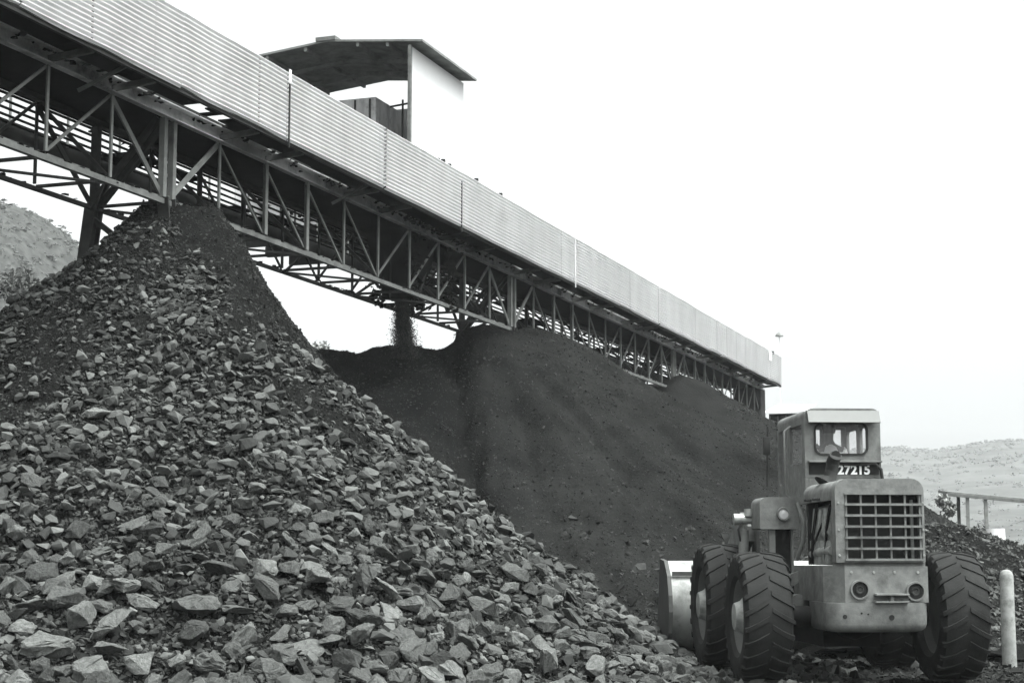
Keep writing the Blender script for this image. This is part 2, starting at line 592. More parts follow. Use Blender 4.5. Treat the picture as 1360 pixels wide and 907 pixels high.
# ground: one sheet to the horizon, finer near the camera
def ground():
    def ax(c, near, far, n1, n2):
        a = np.linspace(-near, near, n1)
        b = near + (far - near) * (np.linspace(0, 1, n2)[1:] ** 3)
        return np.concatenate([-b[::-1], a, b]) + c
    xs = ax(0, 22, 850, 150, 26)
    ys = ax(28, 24, 850, 150, 26)
    X, Y = np.meshgrid(xs, ys)
    Z = ground_z(X, Y)
    Z = np.where((np.abs(X) > 60) | (np.abs(Y) > 90), -0.03, Z)
    o = grid_mesh('ground', X, Y, Z, M['ground'])
    tag(o, kind='structure')


ground()


def heap(name, fn, x0, x1, y0, y1, step, material, label, cat='heap', base=-0.15):
    xs = np.arange(x0, x1, step); ys = np.arange(y0, y1, step)
    X, Y = np.meshgrid(xs, ys)
    Z = fn(X, Y)
    keep = Z > base - 0.05
    Z = np.maximum(Z, base - 0.25)
    o = grid_mesh(name, X, Y, Z, material, True, keep)
    tag(o, label, cat)
    return o


heap('rock_heap', h1, A1.x - 15, A1.x + 11, A1.y - 11, A1.y + 10, 0.09, M['heap_bed'],
     'tall near heap of loose rock, its peak touching the underside of the conveyor')
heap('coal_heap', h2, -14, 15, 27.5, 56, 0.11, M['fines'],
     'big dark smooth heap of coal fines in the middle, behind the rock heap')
heap('coal_heap', h3, 0, 24, 44, 72, 0.2, M['fines_far'],
     'distant dark coal heap whose peak shows between the middle heap and the conveyor end')
heap('rubble_mound', h4, MC.x - 7, MC.x + 14, MC.y - 7, MC.y + 8, 0.12, M['heap_bed'],
     'low mound of rubble behind the loader at the right')

# ------------------------------------------------------------------ rocks
def hull_rock(seed, n, sx, sy, sz):
    rnd = random.Random(seed)
    b = bmesh.new()
    for i in range(n):
        while True:
            p = Vector((rnd.uniform(-1, 1), rnd.uniform(-1, 1), rnd.uniform(-1, 1)))
            if 0.55 < p.length < 1.0:
                break
        p = p.normalized() * (0.78 + 0.22 * rnd.random())
        # blocky: push towards a cube
        p = Vector((math.copysign(abs(p.x) ** 0.8, p.x), math.copysign(abs(p.y) ** 0.8, p.y), math.copysign(abs(p.z) ** 0.8, p.z)))
        b.verts.new((p.x * sx, p.y * sy, p.z * sz))
    res = bmesh.ops.convex_hull(b, input=b.verts[:])
    bmesh.ops.delete(b, geom=list({g for g in res['geom_interior'] + res['geom_unused'] if isinstance(g, bmesh.types.BMVert)}), context='VERTS')
    bmesh.ops.triangulate(b, faces=b.faces[:])
    b.verts.index_update()
    v = np.array([x.co[:] for x in b.verts]); f = np.array([[x.index for x in q.verts] for q in b.faces])
    b.free()
    return v, f


def proto_set(count, n, seed0):
    out = []
    rnd = random.Random(seed0)
    for i in range(count):
        out.append(hull_rock(seed0 + i, n, rnd.uniform(0.85, 1.5), rnd.uniform(0.65, 1.0), rnd.uniform(0.35, 0.85)))
    return out


SMALL = proto_set(14, 8, 100)
MED = proto_set(18, 13, 200)


def normals(fn, x, y):
    e = 0.06
    nx = (fn(x - e, y, False) - fn(x + e, y, False)) / (2 * e)
    ny = (fn(x, y - e, False) - fn(x, y + e, False)) / (2 * e)
    n = np.stack([nx, ny, np.ones_like(nx)], -1)
    return n / np.linalg.norm(n, axis=1, keepdims=True)


def frames(nrm, spin, tilt):
    """rotation matrices whose z axis is near nrm"""
    n = nrm + tilt
    n /= np.linalg.norm(n, axis=1, keepdims=True)
    ref = np.stack([np.cos(spin), np.sin(spin), np.zeros_like(spin)], -1)
    xa = ref - n * (ref * n).sum(1, keepdims=True)
    xa /= np.linalg.norm(xa, axis=1, keepdims=True) + 1e-9
    ya = np.cross(n, xa)
    return np.stack([xa, ya, n], -1)     # columns


def rubble_mesh(name, P, S, Rm, protos, material, stretch=None):
    """all stones of the lists as one mesh object"""
    which = RNG.integers(0, len(protos), len(P))
    cos, fs, base = [], [], 0
    for k, (v, f) in enumerate(protos):
        ii = np.nonzero(which == k)[0]
        if not len(ii):
            continue
        loc = v[None] * S[ii][:, None, None]
        w = np.einsum('nij,nkj->nki', Rm[ii], loc) + P[ii][:, None]
        cos.append(w.reshape(-1, 3))
        ff = f[None] + (np.arange(len(ii)) * len(v))[:, None, None] + base
        fs.append(ff.reshape(-1, 3))
        base += len(ii) * len(v)
    return np_mesh(name, np.concatenate(cos), np.concatenate(fs), material, False)


def fines_mask(x, y):
    """1 where the heap shows fines rather than lumps"""
    dx, dy = x - A1.x, y - A1.y
    r = np.hypot(dx, dy)
    az = np.degrees(np.arctan2(dy, dx))
    w = np.clip((az + 62 + 6 * vnoise(x * 1.3, y * 1.3)) / 10, 0, 1) * (az < 130) * np.clip((4.3 - r + 0.9 * (az > -20)) / 1.3, 0, 1)
    w = np.maximum(w, np.clip((0.9 - r) / 0.4, 0, 1))
    p = np.clip((fbm(x * 0.75 + 40, y * 0.75, 3) - 0.42 + 0.30 * np.clip((h1(x, y, False) - 3.2) / 2.0, 0, 1)) / 0.25, 0, 1) * np.clip((h1(x, y, False) - 1.6) / 1.2, 0, 1)
    return np.clip(np.maximum(w, p * 0.85), 0, 1)


def sample_heap1(n):
    a = RNG.uniform(-200, 55, n)
    r = np.sqrt(RNG.uniform(0, 1, n)) * 12.2
    x = A1.x + r * np.cos(np.radians(a)); y = A1.y + r * np.sin(np.radians(a))
    # a stone only where the camera side of the heap could show it
    ok = (y > 14.5) & (x < 3.9) & (x > -13)
    return x[ok], y[ok]


# lumps: large ones kept apart from each other
def scatter_lumps():
    x, y = sample_heap1(110000)
    z = h1(x, y)
    hz = np.clip(z / H1, 0, 1)
    u = RNG.random(len(x))
    smax_ = (0.082 + 0.115 * (1 - hz) ** 1.8) * np.interp(x, [-2.5, 1.0, 3.5], [1.0, 0.8, 0.5])
    s = 0.028 * u ** (-1 / 1.75)
    s = np.minimum(s, smax_ * RNG.uniform(0.75, 1.0, len(x)))
    s = np.where(hz < 0.18, s * 1.2, s)
    fm = fines_mask(x, y)
    ok = (RNG.random(len(x)) > fm * 1.02) & (z > -0.1)
    dr = np.hypot(x - A1.x, y - A1.y)
    x, y, z, s = x[ok], y[ok], z[ok], s[ok]
    order = np.argsort(-s)
    x, y, z, s = x[order], y[order], z[order], s[order]
    cell = {}
    keep = []
    cs = 0.5
    for i in range(len(x)):
        cx, cy = int(math.floor(x[i] / cs)), int(math.floor(y[i] / cs))
        good = True
        for ax in (-1, 0, 1):
            for ay in (-1, 0, 1):
                for j in cell.get((cx + ax, cy + ay), ()):
                    if (x[i] - x[j]) ** 2 + (y[i] - y[j]) ** 2 < (0.66 * (s[i] + s[j])) ** 2:
                        good = False; break
                if not good: break
            if not good: break
        if good:
            cell.setdefault((cx, cy), []).append(i); keep.append(i)
    keep = np.array(keep)
    return x[keep], y[keep], z[keep], s[keep]


lx, ly, lz, ls = scatter_lumps()

# hero lumps found in the photograph: pixel, half-length (m), stretch (x, y, z), spin, tone, label
def hit(fn, px, py, d0=12, d1=40):
    D = np.linspace(d0, d1, 3000)
    a = at(px, py, 1.0)
    zz = CAM_Z + (a.z - CAM_Z) * D
    k = np.nonzero(fn(a.x * D, D, False) > zz)[0]
    i = k[0] if len(k) else 0
    return Vector((a.x * D[i], D[i], zz[i]))


HERO = [
    (128, 553, 0.27, (1.15, .75, .40), 0.3, 1.75, 'pale flat slab with a pointed right end, high on the left of the near heap'),
    (255, 815, 0.42, (1.3, .8, .55), -0.25, 0.95, 'large dark arched slab with a pale curved top edge, low on the near heap'),
    (180, 703, 0.30, (1.2, .9, .7), 0.2, 1.05, 'big blunt grey boulder alone among small stones, left of the heap middle'),
    (60, 664, 0.15, (.9, .9, .9), 0.5, 1.5, 'pale cube-like stone lying on dark fines near the left edge'),
    (120, 635, 0.24, (1.2, .8, .6), -0.2, 1.35, 'light grey wedge-shaped boulder just above the blunt boulder on the left slope'),
    (527, 652, 0.24, (1.2, .8, .7), -0.4, 1.3, 'light grey boulder nearest the right edge of the heap at mid height'),
    (664, 812, 0.16, (1.0, .8, .8), 0.4, 1.6, 'pale rounded stone low on the heap, towards the loader'),
    (450, 780, 0.22, (.9, .9, .8), 0.1, 1.4, 'pale squarish boulder low in the middle of the heap'),
    (325, 850, 0.30, (1.0, .8, .9), 0.6, 1.35, 'large pale blocky boulder near the bottom edge below the arched slab'),
    (725, 880, 0.26, (.8, .8, 1.1), 0.3, 1.45, 'pale upright oval boulder at the foot of the heap, nearest the loader'),
    (64, 866, 0.42, (1.3, .9, .55), 0.15, 1.3, 'broad pale boulder filling the bottom left corner of the heap'),
    (190, 885, 0.30, (1.1, .9, .7), -0.3, 1.6, 'brightest pale boulder in the bottom row, towards the left'),
]
heroP = [hit(h1, h[0], h[1]) for h in HERO]
far_ok = np.ones(len(lx), bool)
for h, p in zip(HERO, heroP):
    far_ok &= np.hypot(lx - p.x, ly - p.y) > (h[2] * 0.66 + ls) * 0.8
lx, ly, lz, ls = lx[far_ok], ly[far_ok], lz[far_ok], ls[far_ok]

nrm = normals(h1, lx, ly)
rot = frames(nrm * 0.6 + np.array([0, 0, 0.4]), RNG.uniform(0, 2 * PI, len(lx)), RNG.normal(0, 0.33, (len(lx), 3)))
Pl = np.stack([lx, ly, lz], -1) + nrm * (ls * np.where(RNG.random(len(lx)) < 0.35, RNG.uniform(0.5, 0.9, len(lx)), 0.3))[:, None]

# which lumps show largest in the frame
ang = ls / np.hypot(lx, ly)
infr = (np.abs(lx / ly) < 0.31) & (CAM_Z - lz < 0.085 * ly) & (nrm[:, 1] < 0.2)
order = np.argsort(-(ang * infr))
NB = 300 - len(HERO)
big, rest = order[:NB], order[NB:]


def detailed_rock(seed, sx, sy, sz):
    """an angular lump with broken facets and chipped edges"""
    v, f = hull_rock(seed, 15, sx, sy, sz)
    b = bmesh.new()
    vs = [b.verts.new(p) for p in v]
    for q in f:
        b.faces.new([vs[i] for i in q])
    bmesh.ops.bevel(b, geom=b.edges[:], offset=0.03, segments=1, affect='EDGES')
    bmesh.ops.triangulate(b, faces=b.faces[:])
    bmesh.ops.subdivide_edges(b, edges=[e for e in b.edges if e.calc_length() > 0.22], cuts=2, use_grid_fill=True)
    rnd = random.Random(seed)
    from mathutils import noise
    off = Vector((rnd.random() * 50, rnd.random() * 50, 0))
    for q in b.verts:
        n = noise.fractal(q.co * 2.6 + off, 0.6, 2.0, 5)
        q.co += q.co.normalized() * n * 0.13
    bmesh.ops.triangulate(b, faces=b.faces[:])
    me = bpy.data.meshes.new('rock_lump')
    b.to_mesh(me); b.free()
    me.materials.append(M['rock'])
    me.polygons.foreach_set('use_smooth', [True] * len(me.polygons))
    me.set_sharp_from_angle(angle=R(16))
    return me


rp = random.Random(5)
BIGP = [detailed_rock(500 + i, rp.uniform(0.9, 1.5), rp.uniform(0.65, 1.0), rp.uniform(0.38, 0.9)) for i in range(36)]

low = []
for n_, i in enumerate(big):
    o = bpy.data.objects.new('rock_lump', BIGP[n_ % len(BIGP)])
    COL.objects.link(o)
    mt = Matrix([list(rot[i][k]) for k in range(3)])
    o.rotation_euler = mt.to_euler()
    o.location = Pl[i]
    o.scale = (ls[i],) * 3
    t = random.choice((random.uniform(0.5, 1.1), random.uniform(0.8, 1.7)))
    o.color = (t, t, t, 1)
    if lz[i] < 1.6:
        tag(o, 'large grey angular rock among many alike low on the front of the near heap', 'rock', 'large lumps on the low front of the rock heap')
    else:
        tag(o, 'grey angular rock among many alike on the higher slope of the near heap', 'rock', 'lumps higher up the rock heap')

for k, (h, p) in enumerate(zip(HERO, heroP)):
    o = bpy.data.objects.new('rock_lump', detailed_rock(900 + k, *h[3]))
    COL.objects.link(o)
    nn = normals(h1, np.array([p.x]), np.array([p.y]))[0]
    o.location = Vector(p) + Vector(nn) * h[2] * 0.2
    o.rotation_euler = (R(12), 0, h[4])
    o.scale = (h[2] * 0.66,) * 3
    o.color = (h[5],) * 3 + (1,)
    tag(o, h[6], 'rock')

o = rubble_mesh('loose_rock', Pl[rest], ls[rest], rot[rest], MED, M['rubble'])
tag(o, 'countless smaller grey stones lying all over the near heap', 'rubble', kind='stuff')


def scatter(fn, n, x0, x1, y0, y1, smin, smax_, pw, protos, name, material, label, accept=None, zmin=-0.2, sink=0.1):
    x = RNG.uniform(x0, x1, n); y = RNG.uniform(y0, y1, n)
    z = fn(x, y)
    ok = z > zmin
    if accept is not None:
        ok &= accept(x, y, z)
    x, y, z = x[ok], y[ok], z[ok]
    s = np.minimum(smin * RNG.random(len(x)) ** (-1 / pw), smax_)
    nn = normals(fn, x, y)
    rm = frames(nn, RNG.uniform(0, 2 * PI, len(x)), RNG.normal(0, 0.4, (len(x), 3)))
    P = np.stack([x, y, z], -1) + nn * (s * sink)[:, None]
    o = rubble_mesh(name, P, s, rm, protos, material)
    tag(o, label, 'rubble', kind='stuff')


# small chips between the lumps, thinning into the fines
x, y = sample_heap1(240000)
z = h1(x, y)
fm = fines_mask(x, y)
ok = (RNG.random(len(x)) > fm * 0.86) & (z > -0.1)
x, y, z = x[ok], y[ok], z[ok]
s = np.minimum(0.017 * RNG.random(len(x)) ** (-1 / 1.9), 0.06) * (1 - 0.4 * fines_mask(x, y))
nn = normals(h1, x, y)
o = rubble_mesh('rock_chips', np.stack([x, y, z], -1) + nn * (s * 0.45)[:, None], s,
                frames(nn, RNG.uniform(0, 2 * PI, len(x)), RNG.normal(0, 0.45, (len(x), 3))), SMALL, M['chip'])
tag(o, 'fine chips of stone between the lumps on the near heap', 'chips', kind='stuff')

scatter(h1, 60000, A1.x - 3, A1.x + 5, A1.y - 6, A1.y + 3, 0.010, 0.035, 2.6, SMALL, 'fine_grit', M['gravel_dark'], 'dark grit on the bare fines near the top of the rock heap', zmin=2.0)
scatter(h2, 150000, -9, 12, 28, 44, 0.010, 0.045, 2.9, SMALL, 'coal_grains', M['gravel_dark'], 'small dark grains speckling the slope of the middle coal heap')
scatter(h2, 26000, -4, 10, 27.6, 36, 0.020, 0.12, 2.3, SMALL, 'coal_rubble', M['gravel_dark'], 'dark rubble along the foot of the middle coal heap',
        accept=lambda x, y, z: RNG.random(len(x)) > np.clip((z - 0.3) / 2.2, 0, 1) ** 0.5)
scatter(h3, 40000, 7, 20, 49, 62, 0.014, 0.06, 2.6, SMALL, 'coal_grains', M['gravel_dark'], 'dark grains speckling the distant coal heap')
scatter(h4, 50000, MC.x - 6, MC.x + 12, MC.y - 6, MC.y + 5, 0.022, 0.075, 2.2, SMALL, 'mound_rubble', M['mound'], 'grey stones covering the low mound behind the loader')
scatter(lambda x, y, r=True: ground_z(x, y), 42000, -8, 12, 16.5, 34, 0.02, 0.14, 2.3, SMALL, 'ground_rubble', M['gravel_dark'], 'dark stones strewn over the ground round the loader',
        accept=lambda x, y, z: ~((x > 2.7) & (x < 5.9) & (y > 19.8) & (y < 21.5)))
scatter(lambda x, y, r=True: ground_z(x, y), 5000, 0.5, 4.6, 19.5, 27.5, 0.03, 0.16, 1.9, SMALL, 'strewn_stones', M['mound'], 'paler stones strewn on the ground beside the bucket')

# ------------------------------------------------------------------ conveyor gallery
T0, T1 = -14.85, 48.6
PANEL = 1.65
W = 1.35
ZB, ZT = 7.17, 8.60
gal = empty('conveyor_gallery', G(T0, 0, 0))
gal.matrix_world.translation = G(T0, 0, 0)
GO = Vector(G(T0, 0, 0))
tag(gal, 'long elevated conveyor gallery with corrugated side sheeting on a steel truss, above the heaps', 'conveyor')


def GL(t, off, z):
    return G(t, off, z) - GO


UP = Vector((0, 0, 1))
# corrugated wind guard, one part per sheet length
E = -0.85
ZW0, ZW1 = 8.70, 9.93
joints = [T0, -10.0, -5.0, -0.9, 2.65, 6.8, 10.9, 15.0, 19.2, 23.6, 28.0, 32.4, 36.8, 41.2, 45.4, T1]
for k, (a, b) in enumerate(zip(joints[:-1], joints[1:])):
    nw = 16
    seg = 8
    zs, os_ = [], []
    for i in range(nw * seg + 1):
        zs.append(ZW0 + (ZW1 - ZW0) * i / (nw * seg))
        os_.append(0.027 * math.sin(2 * PI * i / seg))
    jit = random.uniform(-0.014, 0.014)
    nx = 5
    vs, fs = [], []
    for q in range(nx):
        t = a + 0.004 + (b - a - 0.008) * q / (nx - 1)
        sag = random.uniform(-0.02, 0.02)
        for i in range(len(zs)):
            vs.append(GL(t, E + os_[i] + jit + sag * 0.6, zs[i] + sag * 0.8))
    m = len(zs)
    for q in range(nx - 1):
        for i in range(m - 1):
            fs.append((q * m + i, (q + 1) * m + i, (q + 1) * m + i + 1, q * m + i + 1))
    k2 = len(vs)
    # back face 3 mm behind: the sheet has thickness
    vs += [Vector(v) + NRM * 0.003 for v in vs]
    fs += [tuple(reversed([i + k2 for i in f])) for f in fs]
    mb = MB(); mb.add(vs, fs)
    me = bpy.data.meshes.new('side_sheet'); me.from_pydata(mb.v, [], mb.f); me.materials.append(M['zinc'])
    for p in me.polygons: p.use_smooth = True
    o = bpy.data.objects.new('side_sheet', me); COL.objects.link(o); o.parent = gal

# cover strips at some joints and sheet posts behind
for t, dark in ((2.65, True), (10.9, True), (19.2, False)):
    mb = MB()
    mb.bar(GL(t, E - 0.03, ZW0 - 0.12), GL(t, E - 0.03, ZW1 - 0.22 if dark else ZW1 - 0.05), 0.035, 0.02, up=NRM)
    mb.build('cover_strip', M['steel_dark'] if dark else M['zinc'], gal)
    if t < 5:
        MB().bar(GL(t, E - 0.032, ZW1 - 0.20), GL(t, E - 0.032, ZW1 + 0.04), 0.06, 0.02, up=NRM).build('cover_plate', M['white_paint'], gal)
mb = MB()
for i in range(0, 38):
    t = T0 + i * PANEL
    if t < T1:
        mb.bar(GL(t, E + 0.05, 8.77), GL(t, E + 0.05, ZW1 - 0.03), 0.05, 0.05, up=DIR)
mb.build('sheet_post', M['steel_dark'], gal)
mb = MB()
mb.bar(GL(T0, E + 0.06, 8.70), GL(T1, E + 0.06, 8.70), 0.06, 0.10)
mb.build('sheet_rail', M['steel_dark'], gal)
for t in (9.7, 10.0, 10.35, 12.0, 13.6, 46.9):
    mb = MB()
    mb.box((-0.05, -0.05, -0.05), (0.05, 0.05, 0.04 + 0.05 * random.random()), 0.02, mtx=Matrix.Translation(GL(t, E + 0.05, ZW1)))
    mb.build('sheet_clip', M['steel_dark'], gal)
MB().bar(GL(45.9, E - 0.035, ZW1 - 0.42), GL(45.9, E - 0.035, ZW1 - 0.05), 0.45, 0.02, up=NRM).build('white_plate', M['white_paint'], gal)

# walkway and belt decks, plate by plate; a few plates are broken away
npan = int((T1 - T0) / PANEL)
mb = MB()
for i in range(npan + 1):
    a = T0 + i * PANEL
    b = min(a + PANEL, T1)
    if b - a < 0.05: continue
    far_edge = -0.13
    if -0.2 < a + 0.8 < 1.6:
        # torn walkway: only a strip next to the sheeting is left
        for (c, d, e) in ((0.0, 0.22, -0.2), (0.22, 0.55, -0.56), (0.55, 0.8, -0.42), (0.8, 0.97, -0.18), (0.97, 1.3, -0.52), (1.3, 1.65, -0.24)):
            mb.add([GL(a + c, E + 0.03, 8.775), GL(a + d, E + 0.03, 8.775), GL(a + d, e, 8.775), GL(a + c, e, 8.775),
                    GL(a + c, E + 0.03, 8.80), GL(a + d, E + 0.03, 8.80), GL(a + d, e, 8.80), GL(a + c, e, 8.80)],
                   [(0, 1, 2, 3), (7, 6, 5, 4), (0, 4, 5, 1), (1, 5, 6, 2), (2, 6, 7, 3), (3, 7, 4, 0)])
    else:
        e = random.choice((-0.125, -0.125, -0.16, -0.2))
        z = 8.775
        mb.add([GL(a + .004, E + 0.03, z), GL(b - .004, E + 0.03, z), GL(b - .004, e, z), GL(a + .004, e, z),
                GL(a + .004, E + 0.03, z + .025), GL(b - .004, E + 0.03, z + .025), GL(b - .004, e, z + .025), GL(a + .004, e, z + .025)],
               [(0, 1, 2, 3), (7, 6, 5, 4), (0, 4, 5, 1), (1, 5, 6, 2), (2, 6, 7, 3), (3, 7, 4, 0)])
mb.build('walkway_deck', M['deck'], gal)
mb = MB()
mb.bar(GL(T0, (0.13 + 1.75) / 2 - 0.02, 8.70), GL(T1, (0.13 + 1.75) / 2 - 0.02, 8.70), 1.62, 0.06)
mb.build('belt_deck', M['deck'], gal)
mb = MB()
for k in range(5):
    off = 1.82 + k * 0.27
    mb.bar(GL(T0, off, 8.68), GL(T1, off, 8.68), 0.09, 0.012)
for i in range(npan):
    if random.random() < 0.5:
        a = T0 + i * PANEL + random.uniform(0, .8)
        b = a + random.uniform(0.5, 1.6)
        c, d = sorted(random.sample((1.8, 2.05, 2.35, 2.65, 2.95), 2))
        mb.bar(GL(a, (c + d) / 2, 8.70), GL(b, (c + d) / 2, 8.70), d - c, 0.02)
mb.build('slatted_walkway', M['deck'], gal)
MB().bar(GL(T0, 3.02, 8.60), GL(T1, 3.02, 8.60), 0.03, 0.34).build('kick_plate', M['deck'], gal)
MB().bar(GL(T0, 3.00, 8.38), GL(T1, 3.00, 8.38), 0.10, 0.10).build('edge_rail', M['steel'], gal)
MB().bar(GL(T0, 0.75, 9.02), GL(T1, 0.75, 9.02), 0.9, 0.05).build('conveyor_belt', M['belt'], gal)
mb = MB()
for i in range(npan):
    mb.bar(GL(T0 + i * PANEL + 0.6, 0.3, 8.9), GL(T0 + i * PANEL + 0.6, 1.2, 8.9), 0.12, 0.12)
mb.build('idler_frame', M['steel_dark'], gal)
mb = MB()
mb.tube([GL(T0, 2.95, 9.7), GL(T1, 2.95, 9.7)], 0.025, 6)
for i in range(npan + 1):
    mb.tube([GL(T0 + i * PANEL, 2.95, 8.66), GL(T0 + i * PANEL, 2.95, 9.7)], 0.025, 6)
mb.build('handrail', M['steel'], gal)

# truss: chords
for off, mname, tw in ((0.0, 'steel_pale', 0.22), (W, 'steel_dark', 0.2)):  # far truss takes darker steel: its shade is put into the colour
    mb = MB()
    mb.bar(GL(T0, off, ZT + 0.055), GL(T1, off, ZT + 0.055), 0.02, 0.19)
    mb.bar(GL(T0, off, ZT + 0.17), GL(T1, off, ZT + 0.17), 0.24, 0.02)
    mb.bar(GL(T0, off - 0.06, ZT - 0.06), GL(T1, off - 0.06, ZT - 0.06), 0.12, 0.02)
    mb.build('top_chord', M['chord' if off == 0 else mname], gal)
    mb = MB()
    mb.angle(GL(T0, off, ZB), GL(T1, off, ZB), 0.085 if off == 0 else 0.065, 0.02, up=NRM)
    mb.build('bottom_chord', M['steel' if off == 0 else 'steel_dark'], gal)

BENTS = [-16.5 + 0.14, 0.14, 0.14 + 16.5, 0.14 + 33.0, 0.14 + 48.2]
for off, mp, md in ((0.0, 'steel_pale', 'steel'), (W, 'steel_dark', 'steel_dark')):  # far posts and diagonals also coloured dark for shade
    for bi in range(4):
        t0 = BENTS[bi]
        n = 10
        pan = (BENTS[bi + 1] - t0) / n
        for k in range(n):
            a, b = t0 + k * pan, t0 + (k + 1) * pan
            if b < T0 or a < T0 - 0.1 or b > T1 + 0.1:
                continue
            if k == 0:
                for dt in (-0.14, 0.14):
                    if off == 0.0:
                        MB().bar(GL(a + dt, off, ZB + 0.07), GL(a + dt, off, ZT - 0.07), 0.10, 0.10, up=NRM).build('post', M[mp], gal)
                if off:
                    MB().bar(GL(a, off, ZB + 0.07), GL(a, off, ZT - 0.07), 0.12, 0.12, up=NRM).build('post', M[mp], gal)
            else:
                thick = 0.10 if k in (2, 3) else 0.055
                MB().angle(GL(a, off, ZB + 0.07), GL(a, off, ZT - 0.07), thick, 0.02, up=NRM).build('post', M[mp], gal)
            # Pratt diagonals with raking ends
            if k == 0:
                p, q = (a + 0.1, ZB + 0.08), (b, ZT - 0.08)
            elif k < n // 2:
                p, q = (a, ZT - 0.08), (b, ZB + 0.08)
            elif k < n - 1:
                p, q = (a, ZB + 0.08), (b, ZT - 0.08)
            else:
                p, q = (a, ZT - 0.08), (b - 0.1, ZB + 0.08)
            heavy = k in (0, n - 1)
            wd = 0.095 if heavy else 0.045
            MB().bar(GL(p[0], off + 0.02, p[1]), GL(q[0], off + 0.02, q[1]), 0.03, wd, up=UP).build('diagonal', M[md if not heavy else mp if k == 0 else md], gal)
# floor bracing between the bottom chords, and outriggers under the walkway
brace, cross = [], []
i = 0
t = BENTS[0]
while t < T1 - 0.5:
    if t > T0:
        s = 1 if i % 2 else -1
        o0, o1 = (0.05, W - 0.05) if s > 0 else (W - 0.05, 0.05)
        MB().bar(GL(t, o0, ZB - 0.02), GL(t + PANEL, o1, ZB - 0.02), 0.04, 0.04).build('floor_brace', M['steel_dark'], gal)
        MB().bar(GL(t, 0.05, ZB + 0.02), GL(t, W - 0.05, ZB + 0.02), 0.04, 0.05).build('cross_tie', M['steel_dark'], gal)
        if i % 3 != 1:
            MB().bar(GL(t, -0.02, ZT + 0.02), GL(t, E + 0.1, ZT + 0.08), 0.07, 0.09).build('outrigger', M['steel'], gal)
        if i % 2:
            MB().bar(GL(t, 0.05, ZB + 0.1), GL(t, W - 0.05, ZT - 0.1), 0.04, 0.06).build('sway_brace', M['steel_dark'], gal)
    i += 1
    t += PANEL
for t in (-2.4, 6.2):
    MB().bar(GL(t, 0.0, ZT - 0.25), GL(t + 0.2, E + 0.15, 8.72), 0.05, 0.05).build('knee_brace', M['steel'], gal)
# coal that has lodged along the chords and the deck edge
mb = MB()
for k in range(1500):
    t = random.uniform(T0, T1) if k > 600 else random.gauss(11.4, 1.3)
    off, z = random.choice(((-0.02, ZT + 0.2), (-0.13, ZT + 0.17), (-0.02, ZT + 0.15), (0.0, ZB + 0.08), (W, ZB + 0.07), (1.8, 8.66), (0.1, 8.66)))
    v, f = SMALL[k % len(SMALL)]
    s = random.uniform(0.02, 0.075)
    p = GL(t, off, z - abs(random.gauss(0, 0.03)))
    mb.add([p + Vector(q) * s for q in v], f.tolist())
for k in range(900):
    c_ = random.choice(((10.6, 0.1), (11.9, 0.5), (12.4, 0.0), (12.9, 1.2), (11.3, 1.3)))
    u = random.random()
    v, f = SMALL[k % len(SMALL)]
    s = random.uniform(0.02, 0.07)
    p = GL(c_[0] + random.gauss(0, 0.10 + 0.12 * (1 - u)), c_[1] + random.gauss(0, 0.08), ZT - 1.5 * u)
    mb.add([p + Vector((q[0] * s, q[1] * s, q[2] * s * 1.8)) for q in v], f.tolist())
o = mb.build('lodged_coal', M['deck'], gal)
o['kind'] = 'stuff'
# head end: closing frame, drum
mb = MB()
mb.tube([GL(T1 - 0.2, 0.25, 9.0), GL(T1 - 0.2, 1.25, 9.0)], 0.35, 20)
mb.build('head_drum', M['steel_dark'], gal)
mb = MB()
mb.box((-0.6, -0.5, -1.3), (0.6, 0.5, 0.0), 0.05, mtx=Matrix.Translation(GL(T1 - 0.4, 0.5, 8.6)) @ Matrix.Rotation(R(-19.65), 4, 'Z'))
mb.build('head_chute', M['steel_dark'], gal)

# trestles
for bi, t in enumerate(BENTS[1:4]):
    tr = empty('support_trestle', G(t, W / 2, 0))
    org = Vector(G(t, W / 2, 0))
    tag(tr, ['steel trestle whose far leg shows at the left behind the rock heap', 'steel trestle buried in the peak of the middle coal heap',
             'steel trestle under the conveyor at the peak of the distant coal heap'][bi], 'trestle', 'trestles carrying the conveyor')
    for s, top, ft in ((-1, 0.0, -0.7), (1, W, W + 0.9)):
        mb = MB()
        mb.bar(G(t, top, ZB + 0.06) - org, G(t, ft, -0.1) - org, 0.20, 0.05, up=NRM)
        mb.bar(G(t - 0.11, top, ZB + 0.06) - org, G(t - 0.11, ft, -0.1) - org, 0.04, 0.20, up=NRM)
        mb.bar(G(t + 0.11, top, ZB + 0.06) - org, G(t + 0.11, ft, -0.1) - org, 0.04, 0.20, up=NRM)
        mb.build('leg', M['steel_dark'], tr)
    for z, z2 in ((7.0, 5.9), (5.9, 7.0), (5.7, 3.0), (3.0, 5.7)):
        f = lambda z, s: (-0.7 * (ZB - z) / ZB) if s < 0 else W + 0.9 * (ZB - z) / ZB
        MB().bar(G(t, f(z, -1), z) - org, G(t, f(z2, 1), z2) - org, 0.08, 0.10, up=DIR).build('brace', M['steel_dark'], tr)
    MB().bar(G(t, f(5.8, -1), 5.8) - org, G(t, f(5.8, 1), 5.8) - org, 0.1, 0.14).build('tie_beam', M['steel_dark'], tr)
    # portal braces above the leg heads, between the two trusses
    for s in (-0.12, 0.12):
        MB().bar(G(t + s, W, ZB + 0.02) - org, G(t + s, 0.12, ZT - 0.05) - org, 0.09, 0.09, up=DIR).build('portal_brace', M['steel_dark'], tr)

